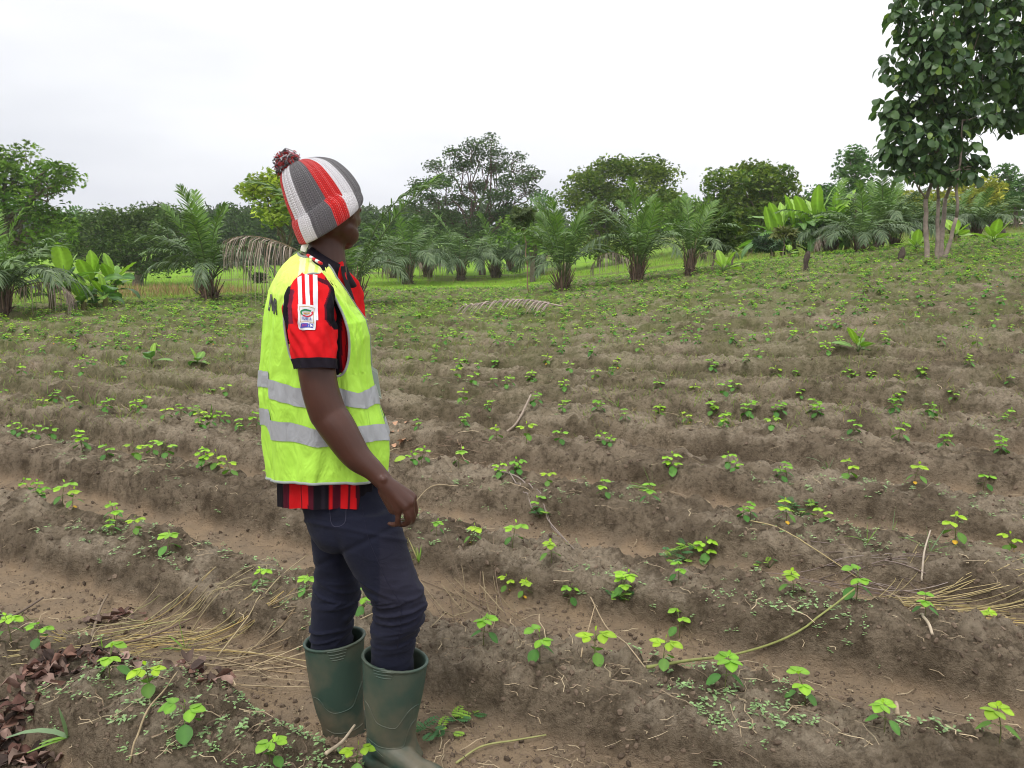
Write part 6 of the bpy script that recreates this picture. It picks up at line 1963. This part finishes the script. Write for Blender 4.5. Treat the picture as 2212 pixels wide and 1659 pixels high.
# ---- rubber boots
def boot_mat():
    m, nt, b = nmat('boot_rubber'); N, L = nt.nodes, nt.links
    geo = N.new('ShaderNodeNewGeometry')
    no = N.new('ShaderNodeTexNoise'); no.inputs['Scale'].default_value = 9; no.inputs['Detail'].default_value = 6; L.new(geo.outputs['Position'], no.inputs['Vector'])
    cr = N.new('ShaderNodeMapRange'); cr.inputs['From Min'].default_value = .42; cr.inputs['From Max'].default_value = .74; L.new(no.outputs['Fac'], cr.inputs['Value'])
    sx = N.new('ShaderNodeSeparateXYZ'); L.new(geo.outputs['Position'], sx.inputs[0])
    lo = N.new('ShaderNodeMapRange'); lo.inputs['From Min'].default_value = .40; lo.inputs['From Max'].default_value = 0.02; lo.inputs['To Min'].default_value = .30; lo.inputs['To Max'].default_value = 1.6
    L.new(sx.outputs['Z'], lo.inputs['Value'])
    mu = N.new('ShaderNodeMath'); mu.operation = 'MULTIPLY'; L.new(cr.outputs[0], mu.inputs[0]); L.new(lo.outputs[0], mu.inputs[1])
    mx = N.new('ShaderNodeMix'); mx.data_type = 'RGBA'
    mx.inputs['A'].default_value = (.036, .066, .050, 1); mx.inputs['B'].default_value = (.125, .110, .075, 1)
    L.new(mu.outputs[0], mx.inputs['Factor']); L.new(mx.outputs['Result'], b.inputs['Base Color'])
    b.inputs['Roughness'].default_value = .48; b.inputs['Specular IOR Level'].default_value = .4
    n2 = N.new('ShaderNodeTexNoise'); n2.inputs['Scale'].default_value = 30; L.new(geo.outputs['Position'], n2.inputs['Vector'])
    bp = N.new('ShaderNodeBump'); bp.inputs['Strength'].default_value = .15; bp.inputs['Distance'].default_value = .01
    L.new(n2.outputs['Fac'], bp.inputs['Height']); L.new(bp.outputs[0], b.inputs['Normal'])
    return m
M['boot'] = boot_mat()
def boot(rows, toe, heel, dyc, label, lines):
    """rows: (xl, yl, xr, yr, half depth) from the rim down; toe/heel: ground points in pixels"""
    mb = MB(); nt = 48; th = np.linspace(0, 2*math.pi, nt, endpoint=False)
    Rr = np.array(rows, float); n = (len(rows)-1)*7+1
    S = np.concatenate([spline(Rr[:, :3], n), spline(Rr[:, [3, 4, 4]], n)[:, :2]], 1)
    def ring(r, off):
        xl, yl, xr, yr, b = r
        c = np.cos(th); s = np.sin(th); L = A(xl, yl, dyc); R = A(xr, yr, dyc); m = (L+R)/2; h = (R-L)/2; hl = np.linalg.norm(h)
        P = m[None]-(h*(1-off/hl))[None]*c[:, None]; P[:, 1] -= (b-off)*s
        return P
    outer = [ring(r, 0) for r in S]
    inner = [ring(r, .0075) for r in S[:int(n*.62)]]
    seq = outer[::-1]+inner
    V = np.array(seq).reshape(-1, 3); m = len(seq)
    i = np.arange(m-1)[:, None]*nt; j = np.arange(nt)[None]
    F = np.stack([i+j, i+(j+1) % nt, i+nt+(j+1) % nt, i+nt+j], -1).reshape(-1, 4)
    k = mb.n; mb.add(np.concatenate([V, outer[-1].mean(0)[None], inner[-1].mean(0)[None]]), F)
    jj = np.arange(nt)
    mb.f.append(np.stack([(jj+1) % nt, jj, jj*0+m*nt], -1)+k); mb.f.append(np.stack([jj+(m-1)*nt, (jj+1) % nt+(m-1)*nt, jj*0+m*nt+1], -1)+k)
    # rim bead
    P = np.concatenate([outer[0], outer[0][:1]]); add_tube(mb, P, .0048, 8)
    # foot
    T = np.array(toe); Hh = np.array(heel); d = T-Hh; L = np.linalg.norm(d[:2])
    up = np.array((0, 0, 1.0))
    pts = [Hh+d*.10+up*.048, Hh+d*.35+up*.052, Hh+d*.58+up*.046, Hh+d*.80+up*.040, Hh+d*.93+up*.034]
    bone(mb, pts, [.040, .042, .043, .042, .032], 24)
    bone(mb, [Hh+d*.20+up*.105, Hh+d*.42+up*.080, Hh+d*.62+up*.056], [.043, .040, .034], 20)
    # sole slab
    side = norm(np.cross(d, up))
    sx = np.linspace(0, 1, 14); w = np.interp(sx, [0, .06, .2, .45, .72, .9, .97, 1], [.018, .033, .037, .036, .047, .040, .024, .008])
    ring_ = [Hh+d*(.02+x*.99)+side*ww for x, ww in zip(sx, w)]+[Hh+d*(.02+x*.99)-side*ww for x, ww in zip(sx[::-1], w[::-1])]
    ring_ = np.array(ring_); nn = len(ring_)
    zs = (0.0, .026); Vs = np.concatenate([ring_*(1, 1, 0)+(0, 0, Hh[2]+z) for z in zs]+[[ring_.mean(0)*(1, 1, 0)+(0, 0, Hh[2])], [ring_.mean(0)*(1, 1, 0)+(0, 0, Hh[2]+.026)]])
    jn = np.arange(nn); k = mb.n
    mb.add(Vs, np.stack([jn, (jn+1) % nn, (jn+1) % nn+nn, jn+nn], -1))
    mb.f.append(np.stack([(jn+1) % nn, jn, jn*0+2*nn], -1)+k); mb.f.append(np.stack([jn+nn, (jn+1) % nn+nn, jn*0+2*nn+1], -1)+k)
    o = remeshed('rubber_boot', mb, .0030, 4, M['boot'], person, .5)
    o['label'] = label
    bv = bvh_of(o)
    for pts_, r in lines:
        seam(bv, pts_, r, (.1, .1, .1), 'moulded_line', o, M['boot'], .0003, 30)
    return o
gz = float(H(*at(860, 1640, YB-.07)[:2], False))
def gpt(px, dy, z):
    p = at(px, 1640, YB+dy); return np.array((p[0], YB+dy, z))
near_rows = [(784, 1412, 923, 1430, .074), (784, 1450, 920, 1458, .073), (786, 1500, 913, 1500, .070), (790, 1545, 903, 1545, .064), (792, 1578, 898, 1578, .058), (791, 1605, 902, 1605, .054), (788, 1632, 915, 1630, .050)]
far_rows = [(658, 1388, 787, 1372, .072), (663, 1430, 785, 1420, .071), (671, 1480, 784, 1480, .067), (683, 1530, 785, 1530, .060), (694, 1560, 788, 1560, .056), (699, 1590, 795, 1590, .052), (698, 1612, 808, 1612, .048)]
def foot(heel_px, heel_y, toe_px, dyc, yaw, sole):
    h = at(heel_px, heel_y, YB+dyc); Ll = .285
    hh = np.array((h[0]+.006, YB+dyc, sole)); return hh+np.array((Ll*math.cos(yaw), Ll*math.sin(yaw), 0)), hh
zn = float(at(850, 1650, YB-.08)[2])-.030
t, h = foot(790, 1640, 960, -.07, math.radians(-24), zn)
boot_near = boot(near_rows, t, h, -.08, 'front rubber boot, nearer the camera', [
    ([(803, 1440), (815, 1444), (853, 1447)], .0022), ([(806, 1447), (820, 1451), (850, 1454)], .0022), ([(808, 1454), (822, 1458), (848, 1461)], .0020), ([(812, 1461), (826, 1465), (845, 1467)], .0018),
    ([(787, 1512), (796, 1524), (806, 1548), (816, 1563), (836, 1572), (852, 1574), (862, 1566), (880, 1540), (895, 1526), (905, 1521)], .0016),
    ([(796, 1595), (806, 1604), (822, 1614), (845, 1617), (868, 1615), (876, 1600), (884, 1572), (897, 1553)], .0016),
    ([(789, 1588), (800, 1606), (815, 1624), (828, 1636)], .0014)])
zf = float(at(700, 1622, YB+.085)[2])-.010
t, h = foot(702, 1612, 800, .085, math.radians(22), zf)
boot_far = boot(far_rows, t, h, .085, 'rear rubber boot with dried mud', [
    ([(707, 1410), (722, 1408), (750, 1402)], .0022), ([(710, 1417), (725, 1415), (748, 1409)], .0022), ([(713, 1423), (727, 1421), (746, 1416)], .0020), ([(716, 1428), (729, 1426), (743, 1422)], .0018),
    ([(674, 1505), (690, 1512), (704, 1532), (722, 1541), (745, 1536), (762, 1525), (772, 1500), (782, 1470)], .0016),
    ([(706, 1576), (722, 1584), (745, 1583), (768, 1575), (784, 1562)], .0016), ([(700, 1594), (730, 1597), (760, 1600)], .0014)])

# ---- knitted hat
def knit_mat():
    m, nt, b = nmat('knitted_wool'); N, L = nt.nodes, nt.links
    a = N.new('ShaderNodeAttribute'); a.attribute_name = 'Col'
    uv = N.new('ShaderNodeAttribute'); uv.attribute_name = 'pq'
    sp = N.new('ShaderNodeSeparateXYZ'); L.new(uv.outputs['Vector'], sp.inputs[0])
    def mt(op, x, y=None):
        n = N.new('ShaderNodeMath'); n.operation = op
        for i, v in enumerate((x, y)):
            if v is None: continue
            if isinstance(v, (int, float)): n.inputs[i].default_value = v
            else: L.new(v, n.inputs[i])
        return n.outputs[0]
    p = mt('MULTIPLY', sp.outputs[0], 64.0)         # columns of stitches
    q = mt('MULTIPLY', sp.outputs[1], 44.0)         # rows
    fr = mt('PINGPONG', p, 0.5)
    vv = mt('FRACT', mt('ADD', q, mt('MULTIPLY', fr, 1.2)))
    st = mt('SINE', mt('MULTIPLY', vv, math.pi))
    cl = mt('SINE', mt('MULTIPLY', mt('PINGPONG', p, 0.5), 2*math.pi))
    hgt = mt('ADD', mt('MULTIPLY', st, 0.6), mt('MULTIPLY', cl, 0.6))
    no = N.new('ShaderNodeTexNoise'); no.inputs['Scale'].default_value = 260; geo = N.new('ShaderNodeNewGeometry'); L.new(geo.outputs['Position'], no.inputs['Vector'])
    hgt = mt('ADD', hgt, mt('MULTIPLY', no.outputs['Fac'], .7))
    bp = N.new('ShaderNodeBump'); bp.inputs['Strength'].default_value = .9; bp.inputs['Distance'].default_value = .004
    L.new(hgt, bp.inputs['Height']); L.new(bp.outputs[0], b.inputs['Normal'])
    mr = N.new('ShaderNodeMapRange'); mr.inputs['To Min'].default_value = .62; mr.inputs['To Max'].default_value = 1.08; mr.inputs['From Min'].default_value = .1; mr.inputs['From Max'].default_value = 1.5
    L.new(hgt, mr.inputs['Value'])                # gaps between the stitches
    vm = N.new('ShaderNodeVectorMath'); vm.operation = 'SCALE'; L.new(a.outputs['Color'], vm.inputs[0]); L.new(mr.outputs[0], vm.inputs['Scale'])
    L.new(vm.outputs[0], b.inputs['Base Color']); b.inputs['Roughness'].default_value = .95; b.inputs['Sheen Weight'].default_value = .3; b.inputs['Specular IOR Level'].default_value = .1
    return m
M['knit'] = knit_mat()
HR, HW, HG = np.array((.66, .012, .012)), np.array((.80, .78, .82)), np.array((.125, .118, .128))
def hat_loft(rows, nt, nv, bul, col_fn, ribs, off=0.0):
    R = np.array(rows, float); n = nv
    S = np.concatenate([spline(R[:, :3], n), spline(R[:, [3, 4, 5]], n)], 1)      # xl yl xr yr b bulge
    th = np.linspace(0, 2*math.pi, nt, endpoint=False); V = []; C = []; U = []
    acc = np.linspace(0, 1, n)
    for k, (xl, yl, xr, yr, b, bg) in enumerate(S):
        L = A(xl, yl); Rr = A(xr, yr); m = (L+Rr)/2; h = (Rr-L)/2; hl = np.linalg.norm(h)
        dn = np.array((-h[2], 0, h[0]))/max(hl, 1e-6); dn = -dn if dn[2] > 0 else dn
        c = np.cos(th); s = np.sin(th)
        rib = off+ribs*np.abs(np.sin(th*16+.4))
        P = m-(h*(1+0/hl))[None]*c[:, None]; P[:, 1] -= b*s
        P += dn*(bg*PX)*s[:, None]
        out = -h[None]/max(hl, 1e-6)*c[:, None]; out[:, 1] -= s
        P += out*rib[:, None]
        V.append(P); C.append(col_fn(th)); U.append(np.stack([th/(2*math.pi), np.full(nt, acc[k])], 1))
    V = np.array(V).reshape(-1, 3)
    i = np.arange(n-1)[:, None]*nt; j = np.arange(nt)[None]
    F = np.stack([i+j, i+(j+1) % nt, i+nt+(j+1) % nt, i+nt+j], -1).reshape(-1, 4)
    return V, F, np.concatenate(C), np.concatenate(U)
def stripes(edges):
    e = np.radians(np.array([x[0] for x in edges]))
    def f(th):
        t = np.mod(th, 2*math.pi); idx = np.clip(np.searchsorted(e, t, side='right')-1, 0, len(e)-1)
        return np.array([edges[i][1] for i in idx])
    return f
far_st = [(180, HG), (205, HW), (232, HR), (258, HG), (284, HW), (310, HR), (336, HG)]
crown_f = stripes([(0, HR), (36, HW), (66, HG), (104, HR), (128, HW), (150, HG)]+far_st)
cuff_f = stripes([(0, HR), (46, HW), (72, HG), (108, HR), (132, HW), (156, HG)]+far_st)
crown_rows = [(643, 508, 778, 432, .093, 18), (637, 484, 777, 412, .096, 18), (631, 464, 770, 396, .097, 17), (621, 438, 754, 374, .095, 14), (613, 408, 736, 357, .088, 10), (609, 386, 717, 345, .074, 7), (612, 370, 692, 339.5, .054, 4), (622, 359, 668, 341, .032, 2), (638, 352, 648, 347, .008, 0)]
V, F, C, U = hat_loft(crown_rows, 256, 90, 0, crown_f, .0030)
mb = MB(); mb.add(V, F, C, U)
hat = mb.build('beanie', M['knit'], person); hat['label'] = 'knitted hat in red, white and grey stripes'
cuff_rows = [(643, 472, 744, 396, .096, 18), (634, 474, 746, 391, .105, 21), (633, 480, 770, 404, .111, 23), (636.5, 491, 781, 424, .112, 24), (642, 506, 783, 434, .110, 24), (648, 520, 781, 441, .106, 24), (652, 523, 777, 443, .100, 22)]
V, F, C, U = hat_loft(cuff_rows, 256, 36, 0, cuff_f, .0026); U[:, 1] *= .42
mb = MB(); mb.add(V, F, C, U); o = mb.build('cuff', M['knit'], hat); o['label'] = 'turned up knitted cuff'
def pompom():
    mb = MB(); r = np.random.default_rng(6); c = A(622, 351, -.012)
    cols = [HR*.9, HG, HG*1.3, HW*.9, np.array((.55, .22, .28)), HG*.6, HR*.6]
    for i in range(620):
        d = norm(r.normal(size=3)); q = norm(np.cross(d, r.normal(size=3)))
        R0 = .035*(.75+.35*r.random())
        t = np.linspace(0, 1, 7)[:, None]
        P = c+d*R0*(.45+.55*t)+q*(.014*np.sin(t*5+r.random()*6))+r.normal(size=3)*.003*t+np.array((0, 0, -.006))*t*t
        add_tube(mb, P, .0014*(.7+.6*r.random()), 4, cols[r.integers(len(cols))]*(.7+.5*r.random()), cap=False)
    ball(mb, c, .019); mb.c[-1][:] = HG*.7
    mb.build('pompom', M['knit'], hat)
pompom()

# ---- identity card in a clear holder hanging at the chest
def id_card():
    q = [(797, 788), (814.5, 799), (824, 862), (810, 853)]; dd = (-.035, .015, .015, -.035)
    c = np.array([at(x, y, YB+d) for (x, y), d in zip(q, dd)])
    nrm = norm(np.cross(c[1]-c[0], c[3]-c[0])); nrm = nrm if nrm[0] > 0 else -nrm
    def slab(cs, th, col, mat, name, par):
        mb = MB(); V = np.concatenate([cs-nrm*th/2, cs+nrm*th/2])
        mb.add(V, [(0, 1, 2, 3), (7, 6, 5, 4), (0, 4, 5, 1), (1, 5, 6, 2), (2, 6, 7, 3), (3, 7, 4, 0)], col)
        return mb.build(name, mat, par, smooth=False)
    card = slab(c, .0016, (.30, .35, .29), M['strip'], 'identity_card', person); card['label'] = 'identity card in a plastic holder on the chest'
    m = c.mean(0); ins = m+(c-m)*np.array((.86,))+np.array((0, 0, -.004))
    slab(ins, .0030, (.62, .66, .60), M['trim'], 'card_insert', card)
    ins2 = m+(c-m)*.80+np.array((0, 0, -.004)); slab(ins2, .0040, (.20, .25, .21), M['trim'], 'card_face', card)
id_card()
# ------------------------------------------------------------------ humid air
def haze():
    bm = bmesh.new(); bmesh.ops.create_cube(bm, size=1)
    me = bpy.data.meshes.new('haze'); bm.to_mesh(me); bm.free()
    o = bpy.data.objects.new('haze', me); COL.objects.link(o)
    o.scale = (520, 520, 52); o.location = (0, 0, 23.0)
    m = bpy.data.materials.new('haze'); m.use_nodes = True; nt = m.node_tree; nt.nodes.clear()
    out = nt.nodes.new('ShaderNodeOutputMaterial'); v = nt.nodes.new('ShaderNodeVolumePrincipled')
    v.inputs['Color'].default_value = (.97, .985, 1.0, 1); v.inputs['Density'].default_value = HAZE; v.inputs['Anisotropy'].default_value = .2
    nt.links.new(v.outputs[0], out.inputs['Volume']); me.materials.append(m)
    tag(o, 'thin pale blue haze over the whole field', 'haze', kind='stuff')
HAZE = 0.0005
haze()
